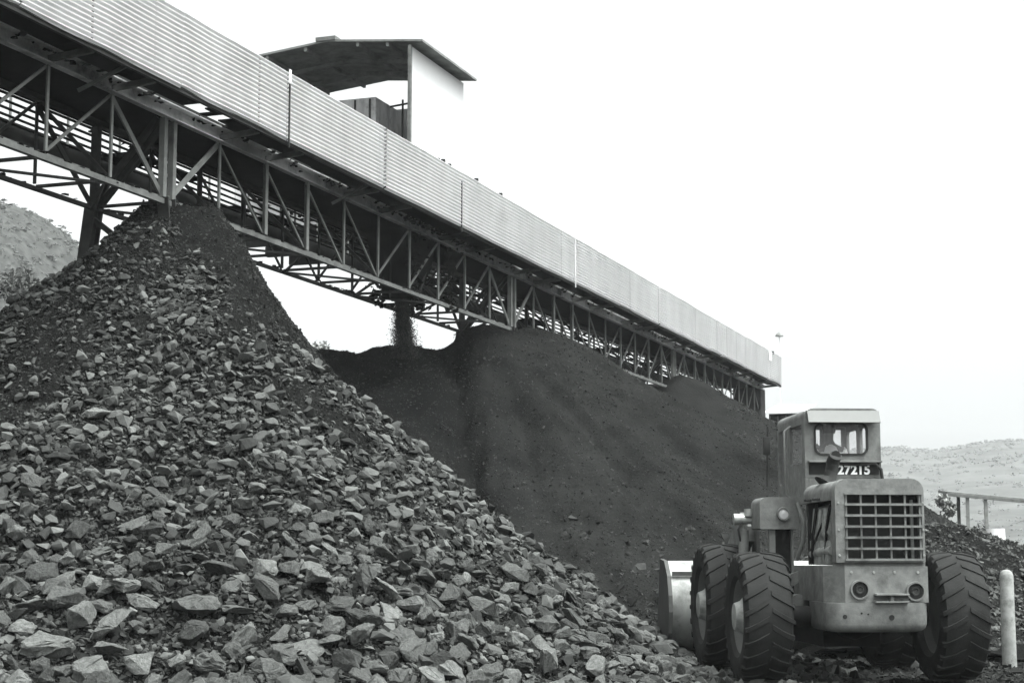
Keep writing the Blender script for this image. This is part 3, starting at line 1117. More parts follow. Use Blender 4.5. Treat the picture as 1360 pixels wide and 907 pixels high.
# discharge chute and the falling coal
tc_ = 11.2
ch = empty('discharge_chute', G(tc_, W / 2, ZB))
oc = Vector(G(tc_, W / 2, ZB))
tag(ch, 'dark steel discharge chute hanging inside the truss where coal is falling', 'chute')
rotm = Matrix.Rotation(R(-19.65), 4, 'Z')
mb = MB()
for (z0, z1, a0, b0, a1, b1) in ((1.45, 0.75, .75, .55, .60, .45), (0.75, 0.02, .60, .45, .22, .22)):
    vs = []
    for z, a, b in ((z0, a0, b0), (z1, a1, b1)):
        for i, j in ((-1, -1), (1, -1), (1, 1), (-1, 1)):
            vs.append(rotm @ Vector((i * b, j * a, z)))
    mb.add(vs, [(0, 1, 5, 4), (1, 2, 6, 5), (2, 3, 7, 6), (3, 0, 4, 7)])
mb.build('hopper', M['deck'], ch)
mb = MB()
for (i, j) in ((-1, -1), (1, 1), (-1, 1), (1, -1)):
    mb.bar(rotm @ Vector((i * .5, j * .65, 1.4)), rotm @ Vector((i * .3, j * .2, 0.05)), 0.06, 0.06)
mb.build('hopper_frame', M['steel_dark'], ch)
for dx in (-0.55, 0.75):
    mb = MB()
    mb.bar(rotm @ Vector((0, dx * 1.3, 1.4)), rotm @ Vector((0, dx * 1.5, -0.05)), 0.16, 0.12)
    mb.build('hanger', M['deck'], ch)
mb = MB()
for k in range(20000):
    u = random.random()
    z = ZB + 0.1 - u * 1.35
    sp = 0.06 + 0.08 * u
    p = G(tc_ + 0.25 * u + random.gauss(0, sp), W / 2 + random.gauss(0, sp), z)
    v, f = SMALL[k % len(SMALL)]
    s = random.uniform(0.005, 0.013)
    mb.add([p + Vector((q[0] * s, q[1] * s, q[2] * s * 2.2)) for q in v], f.tolist())
o = mb.build('falling_coal', M['gravel_dark'])
tag(o, 'stream of loose coal falling from the conveyor on to the middle heap', 'coal', kind='stuff')

# ------------------------------------------------------------------ white head house behind the gallery
DH = 45.0
c0 = at(547, 62, DH)                                   # top of the near corner
hb = empty('head_house', (c0.x, c0.y, 0), R(-19.65))   # local y runs along the gallery, -x away from it... x right
tag(hb, 'tall white sheeted head house with a dark open roof, behind the conveyor', 'building')
zt = c0.z
Wd, Ln = 5.4, 3.9      # width to the left, length away
# local frame: x to the right across (towards the near wall), y away along the gallery
mb = MB(); mb.box((-0.06, 0, 10.6), (0.0, Ln, zt)); mb.build('side_wall', M['white_wall'], hb)
mb = MB(); mb.box((-Wd, 0, 10.6), (-Wd + 0.06, Ln, zt)); mb.build('side_wall', M['white_wall'], hb)
mb = MB(); mb.box((-Wd + 0.06, Ln - 0.06, 10.6), (-0.06, Ln, zt - 0.62)); mb.build('end_wall', M['white_wall'], hb)
mb = MB(); mb.bar((-0.03, -0.05, 10.6), (-0.03, -0.05, zt + 0.02), 0.10, 0.09); mb.build('corner_post', M['steel'], hb)
RX = -2.5
def roof_z(x):
    return zt + 0.06 + (0.30 if False else 0.30 * (1 - abs(x - RX) / 3.0))
for (xa, xb) in ((-Wd - 0.5, RX), (RX, 0.36)):
    mb = MB()
    za, zb_ = roof_z(xa), roof_z(xb)
    y0, y1 = -0.12, Ln + 0.15
    mb.add([(xa, y0, za), (xb, y0, zb_), (xb, y1, zb_), (xa, y1, za), (xa, y0, za + .06), (xb, y0, zb_ + .06), (xb, y1, zb_ + .06), (xa, y1, za + .06)],
           [(0, 1, 2, 3), (7, 6, 5, 4), (0, 4, 5, 1), (1, 5, 6, 2), (2, 6, 7, 3), (3, 7, 4, 0)])
    mb.build('roof', M['roof_under'], hb)
mb = MB(); mb.box((RX - 0.35, -0.16, roof_z(RX) + 0.03), (RX + 0.25, Ln, roof_z(RX) + 0.14)); mb.build('ridge_cap', M['steel'], hb)
mb = MB()
for x in (-4.4, -3.2, -1.6, -0.7):
    mb.bar((x, -0.08, roof_z(x) - 0.07), (x, Ln, roof_z(x) - 0.07), 0.08, 0.12)
mb.build('purlin', M['roof_under'], hb)
for y in (1.3, 2.6):
    mb = MB()
    mb.bar((-Wd, y, roof_z(-Wd) - 0.17), (RX, y, roof_z(RX) - 0.17), 0.1, 0.1)
    mb.bar((RX, y, roof_z(RX) - 0.17), (-0.07, y, roof_z(0) - 0.17), 0.1, 0.1)
    mb.build('rafter', M['roof_under'], hb)
mb = MB(); mb.box((-5.1, 1.2, 10.6), (-1.6, 2.9, zt - 0.95), 0.03); mb.build('machine_casing', M['panel'], hb)
mb = MB()
for k in range(8):
    mb.bar((-5.0 + k * 0.46, 1.19, 10.65), (-5.0 + k * 0.46, 1.19, zt - 1.0), 0.05, 0.05)
mb.build('casing_rib', M['steel_dark'], hb)
mb = MB(); mb.tube([(-0.95, 1.6, 10.6), (-0.95, 1.6, zt - 1.0)], 0.03, 6); mb.tube([(-1.3, 1.5, zt - 1.2), (-0.2, 1.5, zt - 1.1)], 0.03, 6); mb.build('pipe', M['steel_dark'], hb)
MB().box((-Wd, 0.0, 10.45), (0, Ln, 10.59)).build('floor', M['deck'], hb)
for y in (0.4, 2.0, 3.5):
    MB().bar((-Wd, y, 10.3), (0.5, y, 10.3), 0.2, 0.28).build('floor_beam', M['steel_dark'], hb)
    MB().bar((0.45, y, 10.3), (0.45, y, 8.75), 0.16, 0.16).build('stub_column', M['steel_dark'], hb)

# end-tower hut below the far end of the gallery
ht = at(1044, 560, 74)
hut = empty('transfer_hut', (ht.x, ht.y, 0), R(-19.65))
tag(hut, 'dark narrow hut with a pale sloping roof below the far end of the conveyor', 'hut')
zt2 = at(1044, 549, 74).z
MB().box((-0.75, 0, -0.1), (0.75, 2.4, zt2)).build('wall', M['steel_dark'], hut)
mb = MB()
mb.add([(-0.9, -0.3, zt2 - 0.0), (0.9, -0.3, zt2 - 0.0), (0.9, 2.6, zt2 + 0.55), (-0.9, 2.6, zt2 + 0.55),
        (-0.9, -0.3, zt2 + 0.06), (0.9, -0.3, zt2 + 0.06), (0.9, 2.6, zt2 + 0.61), (-0.9, 2.6, zt2 + 0.61)],
       [(0, 1, 2, 3), (7, 6, 5, 4), (0, 4, 5, 1), (1, 5, 6, 2), (2, 6, 7, 3), (3, 7, 4, 0)])
mb.build('roof', M['white_paint'], hut)
mb = MB()
for x in (-0.7, -0.35, 0.0, 0.35, 0.7):
    mb.bar((x, -0.03, 0), (x, -0.03, zt2 - 0.1), 0.06, 0.04)
mb.build('wall_rib', M['steel'], hut)

# yard lamp on a thin pole beyond the end of the gallery
lp = at(1035, 444, 80)
lamp = empty('yard_lamp', (lp.x, lp.y, 0))
tag(lamp, 'small yard lamp on a thin pale pole above the far end of the conveyor', 'lamp')
MB().tube([(0, 0, 0), (0, 0, lp.z)], 0.02, 6).build('pole', M['white_paint'], lamp)
MB().lathe([(-0.10, 0.0), (-0.10, 0.20), (0.0, 0.16), (0.09, 0.05), (0.09, 0.0)], (0, 0, lp.z), 'z', 16).build('lamp_shade', M['steel_pale'], lamp)

# ------------------------------------------------------------------ wheel loader, seen from behind
LD = empty('wheel_loader', (4.25, 21.3, 0), R(3.0))
tag(LD, 'big grey wheel loader seen from behind, its radiator grille towards us, right of the heaps', 'loader')


def L(px, py, D):
    """loader-local point for a photo pixel at distance D"""
    p = at(px, py, D) - Vector((4.25, 21.3, 0))
    c, s = math.cos(R(-3)), math.sin(R(-3))
    return Vector((c * p.x - s * p.y, s * p.x + c * p.y, p.z))


def wheel(x, y, Rw, w, side):
    wh = empty('wheel'); wh.parent = LD; wh.location = (x, y, Rw)
    h = w / 2
    prof = [(-h * 0.72, Rw * 0.56), (-h * 0.93, Rw * 0.62), (-h, Rw * 0.74), (-h * 0.97, Rw * 0.86), (-h * 0.86, Rw * 0.935),
            (-h * 0.5, Rw * 0.955), (0, Rw * 0.96), (h * 0.5, Rw * 0.955), (h * 0.86, Rw * 0.935), (h * 0.97, Rw * 0.86), (h, Rw * 0.74),
            (h * 0.93, Rw * 0.62), (h * 0.72, Rw * 0.56)]
    mb = MB(); mb.lathe(prof, (0, 0, 0), 'x', 72)
    n = 24
    for sd in (-1, 1):
        for k in range(n):
            a0 = 2 * PI * (k + (0.5 if sd > 0 else 0)) / n
            path = [(0.02, 0.0, .957, .979), (h * 0.5, 0.10, .95, .976), (h * 0.86, 0.17, .925, .956), (h * 1.0, 0.20, .86, .915), (h * 1.02, 0.21, .79, .80)]
            vs = []
            for (xx, da, r0, r1) in path:
                half = 0.044 + 0.004 * math.sin(k * 2.7 + sd)
                for q, rr in ((-1, r0), (1, r0), (0.8, r1), (-0.8, r1)):
                    a = a0 + da + q * half
                    vs.append((sd * (xx if rr == r0 else xx * 1.0), math.cos(a) * Rw * rr, math.sin(a) * Rw * rr))
            fs = [(0, 1, 2, 3), (16, 19, 18, 17)]
            for i in range(4):
                b0 = i * 4
                for q in range(4):
                    fs.append((b0 + q, b0 + (q + 1) % 4, b0 + 4 + (q + 1) % 4, b0 + 4 + q))
            mb.add(vs, fs)
    mb.build('tyre', M['tyre'], wh, smooth=35)
    mb = MB()
    o = side
    mb.lathe([(o * h * 0.70, Rw * 0.575), (o * h * 0.78, Rw * 0.56), (o * h * 0.70, Rw * 0.53), (o * h * 0.45, Rw * 0.50), (o * h * 0.30, Rw * 0.34), (o * h * 0.30, 0.0)], (0, 0, 0), 'x', 40)
    mb.lathe([(-o * h * 0.70, Rw * 0.57), (-o * h * 0.40, Rw * 0.50), (-o * h * 0.30, 0.0)], (0, 0, 0), 'x', 40)
    mb.build('rim', M['rim'], wh, smooth=35)
    mb = MB()
    mb.lathe([(o * h * 0.30, Rw * 0.30), (o * h * 0.62, Rw * 0.29), (o * h * 0.74, Rw * 0.24), (o * h * 1.02, Rw * 0.20), (o * h * 1.06, 0.0)], (0, 0, 0), 'x', 28)
    for k in range(10):
        a = 2 * PI * k / 10
        mb.box((-0.03, -0.025, -0.025), (0.03, 0.025, 0.025), mtx=Matrix.Translation((o * h * 0.34, math.cos(a) * Rw * 0.39, math.sin(a) * Rw * 0.39)))
    mb.build('hub', M['engine'], wh, smooth=35)
    return wh


HT = 1.20
for s in (-1, 1):
    wheel(s * HT, 0.0, 0.81, 0.60, s)
    wheel(s * HT, 2.75, 0.87, 0.60, s)

BX = 0.05   # body centre
# counterweight with rounded rear corners
def plan(x0, x1, y0, y1, rx, k=7):
    pts = [(x1, y1)]
    for i in range(k):
        a = R(0 - 90 * i / (k - 1)); pts.append((x1 - rx + rx * math.cos(a), y0 + rx + rx * math.sin(a)))
    for i in range(k):
        a = R(-90 - 90 * i / (k - 1)); pts.append((x0 + rx + rx * math.cos(a), y0 + rx + rx * math.sin(a)))
    pts.append((x0, y1))
    return pts


def loft(mb, loops):
    n = len(loops[0])
    vs = [p for lp_ in loops for p in lp_]
    fs = [tuple(range(n)), tuple(range((len(loops) - 1) * n + n - 1, (len(loops) - 1) * n - 1, -1))]
    for j in range(len(loops) - 1):
        for i in range(n):
            i2 = (i + 1) % n
            fs.append((j * n + i, (j + 1) * n + i, (j + 1) * n + i2, j * n + i2))
    mb.add(vs, fs)


mb = MB()
loops = []
for z, ins in ((0.655, 0.10), (0.672, 0.045), (0.70, 0.015), (0.75, 0.0), (1.00, 0.0)):
    loops.append([(x, y, z) for x, y in plan(BX - 0.62 + ins, BX + 0.60 - ins, -1.02 + ins, -0.05, 0.16)])
loft(mb, loops)
mb.build('counterweight', M['loader'], LD, smooth=40)
for (x, z, r_) in ((0.14, 0.83, 0.032), (-0.42, 0.84, 0.026), (-0.22, 0.88, 0.012), (-0.14, 0.87, 0.010)):
    MB().lathe([(-1.026, 0.0), (-1.026, r_), (-1.0, r_ + 0.004)], (BX + x, 0, z), 'y', 14).build('bolt_hole', M['black'], LD)
for (x, z) in ((hx, hz) for hx in (BX - 0.46, BX + 0.56) for hz in (1.56, 1.86, 2.18)):
    MB().lathe([(-1.000, 0.0), (-1.000, 0.014), (-0.985, 0.016)], (x, 0, z), 'y', 8).build('bolt_head', M['engine'], LD)
for x in (BX - 0.32, BX - 0.05, BX + 0.2, BX + 0.48):
    MB().lathe([(-0.988, 0.0), (-0.988, 0.016), (-0.975, 0.018)], (x, 0, 1.36), 'y', 8).build('bolt_head', M['engine'], LD)
for y in (-0.2, 0.25):
    MB().box((BX - 0.575, y, 2.235), (BX - 0.495, y + 0.09, 2.262), 0.004).build('hood_latch', M['steel_dark'], LD)

# bumper panel with its raked corner and the side rails
mb = MB()
poly = [(BX + 0.60, -0.98), (BX - 0.40, -0.98), (BX - 0.60, -0.72), (BX - 0.60, 0.9), (BX + 0.60, 0.9)]
mb.prism([(x, y) for x, y in poly], 1.004, 1.43, 'z')
mb.build('rear_frame', M['loader'], LD)
MB().prism([(BX + 0.585, -0.94), (BX - 0.40, -0.94), (BX - 0.50, -0.80), (BX + 0.585, -0.80)], 1.43, 1.475, 'z').build('sill', M['loader'], LD)
for dx in (-0.225, 0.445):
    lm = empty('tail_lamp'); lm.parent = LD; lm.location = (BX + dx, -0.98, 1.155 + (0 if dx < 0 else -0.02))
    MB().lathe([(-0.002, 0.095), (-0.03, 0.095), (-0.03, 0.115), (0.0, 0.118)], (0, 0, 0), 'y', 28).build('bezel', M['loader'], lm, smooth=35)
    MB().lathe([(-0.004, 0.094), (-0.006, 0.0)], (0, 0, 0), 'y', 24).build('lens', M['black'], lm)
    MB().lathe([(-0.006, 0.05), (-0.02, 0.05), (-0.02, 0.035), (-0.012, 0.03), (-0.012, 0.0)], (0, 0, 0), 'y', 20).build('bulb_ring', M['steel_dark'], lm, smooth=40)
mb = MB()
mb.box((BX - 0.06, -1.10, 1.085), (BX + 0.34, -0.982, 1.11), 0.006)
mb.box((BX - 0.06, -1.08, 1.00), (BX + 0.34, -0.982, 1.022), 0.006)
mb.tube([(BX + 0.14, -1.05, 1.022), (BX + 0.14, -1.05, 1.085)], 0.025, 10)
mb.build('tow_hitch', M['loader'], LD)

# radiator housing round the grille
hx0, hx1 = BX - 0.50, BX + 0.575
gx0, gx1 = BX - 0.385, BX + 0.545
mb = MB()
mb.ring(rrect(hx0, hx1, 1.476, 2.47, (0.01, 0.15, 0.15, 0.01)), rrect(gx0, gx1, 1.50, 2.30, 0.012), -0.99, -0.80, 'y')
mb.build('radiator_housing', M['loader'], LD, smooth=40)
mb = MB()
for i in range(7):
    z = 1.508 + (2.292 - 1.508) * i / 6
    mb.bar((gx0 - 0.005, -0.995, z), (gx1 + 0.005, -0.995, z), 0.03, 0.028)
for i in range(6):
    x = gx0 + 0.02 + (gx1 - gx0 - 0.04) * i / 5
    mb.bar((x, -0.975, 1.50), (x, -0.975, 2.30), 0.022, 0.02, up=(0, 1, 0))
mb.build('grille', M['loader'], LD)
MB().box((gx0 - 0.03, -0.78, 1.49), (gx1 + 0.02, -0.68, 2.31)).build('radiator_core', M['black'], LD)
MB().tube([(gx1 - 0.09, -0.87, 1.5), (gx1 - 0.09, -0.87, 2.22)], 0.022, 8).build('coolant_pipe', M['steel_pale'], LD)
# hood cover over the engine bay
mb = MB()
outer = rrect(hx0 + 0.004, hx1 - 0.004, 2.0, 2.462, (0.001, 0.15, 0.15, 0.001))
inner = rrect(hx0 + 0.03, hx1 - 0.03, 1.9, 2.43, (0.001, 0.13, 0.13, 0.001))
hood_o = [p for p in outer if p[1] > 2.15]; 
pts_o = [(hx1 - .004, 2.22)] + [p for p in outer[6:18]] + [(hx0 + .004, 2.22)]
pts_i = [(hx1 - .03, 2.22)] + [p for p in inner[6:18]] + [(hx0 + .03, 2.22)]
vs, fs = [], []
for y in (-0.795, 0.72):
    vs += [(a, y, b) for a, b in pts_o] + [(a, y, b) for a, b in pts_i]
n = len(pts_o)
for i in range(n - 1):
    fs += [(i, i + 1, 2 * n + i + 1, 2 * n + i), (n + i + 1, n + i, 3 * n + i, 3 * n + i + 1), (i + 1, i, n + i, n + i + 1), (2 * n + i, 2 * n + i + 1, 3 * n + i + 1, 3 * n + i)]
fs += [(0, 2 * n, 3 * n, n), (n - 1, 2 * n - 1, 4 * n - 1, 3 * n - 1)]
mb.add(vs, fs)
mb.build('hood', M['loader'], LD, smooth=40)
# engine in the open bay
mb = MB()
mb.box((BX - 0.30, -0.55, 1.44), (BX + 0.30, 0.60, 2.0), 0.04)
mb.box((BX - 0.22, -0.50, 2.0), (BX + 0.22, 0.50, 2.22), 0.03)
mb.build('engine_block', M['black'], LD)
mb = MB()
for k in range(4):
    y = -0.42 + k * 0.27
    mb.tube([(BX - 0.24, y, 2.15), (BX - 0.40, y, 2.12), (BX - 0.42, y + 0.02, 1.85), (BX - 0.36, y + 0.05, 1.70)], 0.05, 10)
    mb.lathe([(-0.08, 0.0), (-0.08, 0.07), (0.08, 0.07), (0.08, 0.0)], (BX - 0.40, y + 0.1, 1.66), 'z', 14)
mb.tube([(BX - 0.42, -0.5, 1.62), (BX - 0.43, 0.5, 1.58)], 0.06, 10)
mb.box((BX - 0.46, -0.35, 1.44), (BX - 0.32, -0.08, 1.60), 0.02)
mb.box((BX - 0.45, 0.1, 1.44), (BX - 0.32, 0.4, 1.56), 0.02)
mb.build('engine_fittings', M['engine'], LD, smooth=40)
mb = MB()
mb.tube([(BX - 0.44, -0.50, 2.18), (BX - 0.47, -0.42, 1.9), (BX - 0.46, -0.30, 1.65), (BX - 0.44, -0.2, 1.47)], 0.018, 8)
mb.tube([(BX - 0.46, 0.1, 2.2), (BX - 0.50, 0.2, 1.8), (BX - 0.48, 0.35, 1.5)], 0.02, 8)
mb.tube([(BX - 0.45, -0.1, 1.95), (BX - 0.49, 0.15, 1.72), (BX - 0.47, 0.5, 1.6)], 0.014, 8)
mb.build('hose', M['black'], LD, smooth=60)
MB().box((BX - 0.46, 0.58, 1.44), (BX + 0.46, 0.66, 2.215)).build('bulkhead', M['black'], LD)
# exhaust
mb = MB()
mb.tube([(BX - 0.36, 0.05, 2.44), (BX - 0.30, 0.06, 2.52), (BX - 0.275, 0.07, 2.62)], 0.1, 18, radii=[0.16, 0.085, 0.078])
mb.tube([(BX - 0.275, 0.07, 2.60), (BX - 0.26, 0.06, 2.72), (BX - 0.24, -0.02, 2.80)], 0.082, 18)
mb.build('exhaust_stack', M['steel_dark'], LD, smooth=40)
MB().lathe([(-0.001, 0.0), (-0.001, 0.062)], (BX - 0.24, -0.028, 2.80), 'y', 18).build('exhaust_mouth', M['black'], LD)

# cab
cb = empty('cab'); cb.parent = LD; cb.location = (0, 0, 0)
cy0, cy1 = 0.75, 2.45
cx0, cx1 = BX - 0.455, BX + 0.545
cz0, cz1 = 2.22, 3.46
mb = MB()
mb.ring(rrect(cx0, cx1, 2.56, cz1, (0.01, 0.11, 0.11, 0.01)), rrect(cx0 + 0.145, cx1 - 0.185, 2.87, 3.255, 0.085), cy0, cy0 + 0.05, 'y')
mb.build('rear_wall', M['loader'], cb, smooth=40)
mb = MB()
mb.ring(rrect(cx0 + 0.125, cx1 - 0.165, 2.85, 3.275, 0.10), rrect(cx0 + 0.147, cx1 - 0.187, 2.872, 3.253, 0.083), cy0 - 0.018, cy0 - 0.001, 'y')
mb.build('window_seal', M['steel_dark'], cb, smooth=40)
MB().prism(rrect(cx0 + 0.146, cx1 - 0.186, 2.871, 3.254, 0.084), cy0 + 0.02, cy0 + 0.026, 'y').build('rear_window', M['glass'], cb)
# roof
mb = MB()
prof = [p for p in rrect(cx0 + .002, cx1 - .002, cz1 - 0.12, cz1 - 0.001, (0.001, 0.108, 0.108, 0.001))]
mb.ring(prof, [(a * 0.0 + min(max(a, cx0 + .03), cx1 - .03), min(b, cz1 - 0.04)) for a, b in prof], cy0 + 0.051, cy1, 'y')
mb.build('roof', M['loader'], cb, smooth=40)
MB().box((cx0 + 0.03, cy0 + .052, cz1 - 0.055), (cx1 - 0.03, cy1 - .002, cz1 - 0.042)).build('roof_lining', M['loader_light'], cb)
# side walls with window and door
for sx in (cx0, cx1 - 0.04):
    mb = MB()
    mb.ring(rrect(cy0 + 0.052, cy1 - 0.72, 2.22, cz1 - 0.121, 0.001), rrect(cy0 + 0.16, cy1 - 0.80, 2.75, cz1 - 0.2, 0.05), sx, sx + 0.04, 'x')
    mb.build('side_wall', M['loader'], cb, smooth=40)
    mb = MB()
    mb.ring(rrect(cy1 - 0.70, cy1 - 0.02, 2.10, cz1 - 0.121, 0.03), rrect(cy1 - 0.62, cy1 - 0.10, 2.50, cz1 - 0.2, 0.06), sx, sx + 0.035, 'x')
    dr = mb.build('door', M['loader'], cb, smooth=40)
    MB().prism(rrect(cy1 - 0.62, cy1 - 0.10, 2.50, cz1 - 0.2, 0.06), sx + .012, sx + .017, 'x').build('door_window', M['glass'], cb)
    MB().prism(rrect(cy0 + 0.16, cy1 - 0.80, 2.75, cz1 - 0.2, 0.05), sx + .012, sx + .017, 'x').build('side_window', M['glass'], cb)
# front wall with three lights
mb = MB()
mb.box((cx0 + 0.04, cy1 - 0.04, 2.3), (cx1 - 0.04, cy1, 2.78))
mb.box((cx0 + 0.04, cy1 - 0.04, cz1 - 0.16), (cx1 - 0.04, cy1, cz1 - 0.06))
for a, b in ((0.04, 0.08), (0.46, 0.52), (0.60, 0.68), (0.90, 0.96)):
    mb.box((cx0 + a, cy1 - 0.04, 2.78), (cx0 + b, cy1, cz1 - 0.16))
mb.build('front_wall', M['loader_light'], cb)
MB().box((cx0 + 0.1, cy1 - 0.022, 2.78), (cx1 - 0.06, cy1 - 0.016, cz1 - 0.16)).build('windscreen', M['glass'], cb)
mb = MB()
mb.tube([(cx0 + 0.0, 1.55, 2.30), (cx0 - 0.09, 1.55, 2.36), (cx0 - 0.09, 1.55, 3.22), (cx0 + 0.0, 1.55, 3.28)], 0.016, 8)
mb.build('grab_rail', M['steel_pale'], cb, smooth=60)
mb = MB()
mb.tube([(cx0 + 0.0, 2.40, 3.30), (cx0 - 0.14, 2.42, 3.34), (cx0 - 0.16, 2.42, 2.5)], 0.014, 8)
mb.box((cx0 - 0.21, 2.40, 2.95), (cx0 - 0.11, 2.43, 3.2), 0.01)
mb.build('mirror', M['steel_dark'], cb, smooth=40)
mb = MB()
mb.box((BX - 0.21, 1.36, 2.05), (BX + 0.23, 1.86, 2.50), 0.05); mb.box((BX - 0.21, 1.24, 2.50), (BX + 0.23, 1.35, 2.76), 0.05)
mb.build('seat', M['black'], cb, smooth=40)
mb = MB()
mb.tube([(BX + 0.01, 2.12, 2.30), (BX + 0.01, 2.02, 2.74)], 0.02, 8)
ringp = [(BX + 0.01 + 0.19 * math.cos(2 * PI * k / 20), 2.02 + 0.07 * math.sin(2 * PI * k / 20), 2.76 + 0.17 * math.sin(2 * PI * k / 20)) for k in range(21)]
mb.tube(ringp, 0.013, 8, cap=False)
mb.build('steering_wheel', M['black'], cb, smooth=50)
# sun visor over the rear window
mb = MB()
mb.prism([(cy0 - 0.004, 3.43), (cy0 - 0.05, 3.425), (cy0 - 0.13, 3.27), (cy0 - 0.12, 3.262), (cy0 - 0.04, 3.40), (cy0 - 0.004, 3.405)], cx0 + 0.03, cx1 - 0.025, 'x')
mb.build('visor', M['loader_light'], cb)
# lower rear panel, ledge and number
MB().box((cx0 + 0.05, cy0 + 0.006, 2.30), (cx1 - 0.02, cy0 + 0.05, 2.555)).build('lower_panel', M['loader'], cb)
MB().box((cx0, cy0 + .004, 2.22), (cx0 + 0.045, cy0 + 0.05, 2.555)).build('corner_strip', M['loader'], cb)
mb = MB(); mb.box((cx0 + 0.03, cy0 - 0.10, 2.752), (cx1 - 0.01, cy0 - 0.002, 2.775), 0.004)
mb.build('ledge', M['loader'], cb)
MB().box((cx0 + 0.05, cy0 - 0.012, 2.60), (cx1 - 0.03, cy0 - 0.002, 2.748)).build('dark_panel', M['black'], cb)
mb = MB()
mb.tube([(cx1 - 0.30, cy0 - 0.06, 2.735), (cx1 - 0.10, cy0 - 0.08, 2.735), (cx1 - 0.03, cy0 - 0.1, 2.66), (cx1 - 0.01, cy0 - 0.1, 2.48)], 0.022, 8)
mb.tube([(cx0 + 0.4, cy0 - 0.05, 2.735), (cx1 - 0.2, cy0 - 0.06, 2.72)], 0.018, 8)
mb.build('wiring_loom', M['black'], cb, smooth=60)
cu = bpy.data.curves.new('fleet_number', 'FONT')
cu.body = '27215'
cu.size = 0.165
cu.extrude = 0.002
cu.offset = 0.006
cu.space_character = 1.05
to = bpy.data.objects.new('tmp_text', cu)
COL.objects.link(to)
bpy.context.view_layer.update()
me = bpy.data.meshes.new_from_object(to.evaluated_get(bpy.context.evaluated_depsgraph_get()))
COL.objects.unlink(to); bpy.data.objects.remove(to)
me.materials.append(M['white_paint'])
num = bpy.data.objects.new('fleet_number', me)
COL.objects.link(num); num.parent = cb
num.location = (cx0 + 0.42, cy0 - 0.020, 2.605)
num.rotation_euler = (PI / 2, 0, 0)

# fender boxes with lamps, either side
for s in (-1, 1):
    fb = empty('fender'); fb.parent = LD; fb.location = (0, 0, 0)
    xa, xb = (-0.93, -0.41)
    def sx_(x): return x if s < 0 else -x + 2 * BX
    pts = rrect(xa, xb, 1.90, 2.32, (0.01, 0.05, 0.10, 0.02))
    MB().prism([(sx_(a), b) for a, b in pts], 1.15, 1.75, 'y').build('box', M['loader'], fb, smooth=40)
    MB().lathe([(1.148, 0.09), (1.10, 0.085), (1.10, 0.066), (1.12, 0.064)], (sx_(-0.62), 0, 2.10), 'y', 24).build('lamp_housing', M['loader'], fb, smooth=40)
    MB().lathe([(1.112, 0.0), (1.116, 0.045), (1.122, 0.065)], (sx_(-0.62), 0, 2.10), 'y', 24).build('lamp', M['lens'], fb, smooth=60)
    mb = MB()
    x0_, x1_ = sorted((sx_(-0.80), sx_(-0.72)))
    mb.box((x0_, 1.2, 1.28), (x1_, 1.26, 1.899))
    mb.build('strut', M['steel_pale'], fb)
    x0_, x1_ = sorted((sx_(-0.72), sx_(-0.47)))
    MB().box((x0_, 1.3, 1.25), (x1_, 1.6, 1.898)).build('inner_guard', M['black'], fb)
    x0_, x1_ = sorted((sx_(-0.50), sx_(-0.475)))
    MB().box((x0_, 1.22, 1.25), (x1_, 1.29, 1.898)).build('guard_edge', M['steel_pale'], fb)
    mb = MB()
    mb.tube([(sx_(-0.43), 1.14, 2.24), (sx_(-0.38), 1.0, 2.0), (sx_(-0.40), 0.95, 1.75), (sx_(-0.46), 1.1, 1.5)], 0.03, 8)
    mb.build('guard_lip', M['steel'], fb, smooth=60)
    mb = MB()
    pl = [(sx_(-0.80), 1.06), (sx_(-0.54), 1.22), (sx_(-0.54), 1.36), (sx_(-0.82), 1.26)]
    mb.prism(pl, 0.62, 0.70, 'y')
    mb.build('step_plate', M['loader'], fb)
# underside: frame, axles, articulation
mb = MB()
mb.box((BX - 0.42, -0.04, 0.62), (BX + 0.42, 2.4, 1.0))
mb.box((BX - 0.36, 0.35, 0.42), (BX + 0.36, 2.2, 0.618))
mb.build('chassis', M['loader_dark'], LD)
for y in (0.0, 2.75):
    mb = MB()
    z = 0.81 if y == 0 else 0.87
    mb.tube([(-HT + 0.3, y, z), (HT - 0.3, y, z)], 0.13, 14)
    mb.lathe([(-0.3, 0.1), (-0.18, 0.24), (0.0, 0.29), (0.18, 0.24), (0.3, 0.1)], (0, y, z), 'x', 20)
    mb.build('axle', M['loader_dark'], LD, smooth=40)
mb = MB()
mb.box((-0.55, 2.42, 0.45), (0.55, 3.9, 1.35), 0.03)
mb.box((-0.9, 2.05, 1.15), (0.95, 2.3, 1.25))
mb.build('front_frame', M['loader_dark'], LD)
MB().tube([(-0.62, 0.3, 0.86), (-0.45, -0.3, 0.84)], 0.05, 12).build('fuel_pipe', M['steel'], LD)
mb = MB()
mb.lathe([(-0.22, 0), (-0.22, 0.12), (0.22, 0.12), (0.22, 0)], (-0.60, 0.62, 0.95), 'y', 18)
mb.build('air_tank', M['steel'], LD, smooth=40)
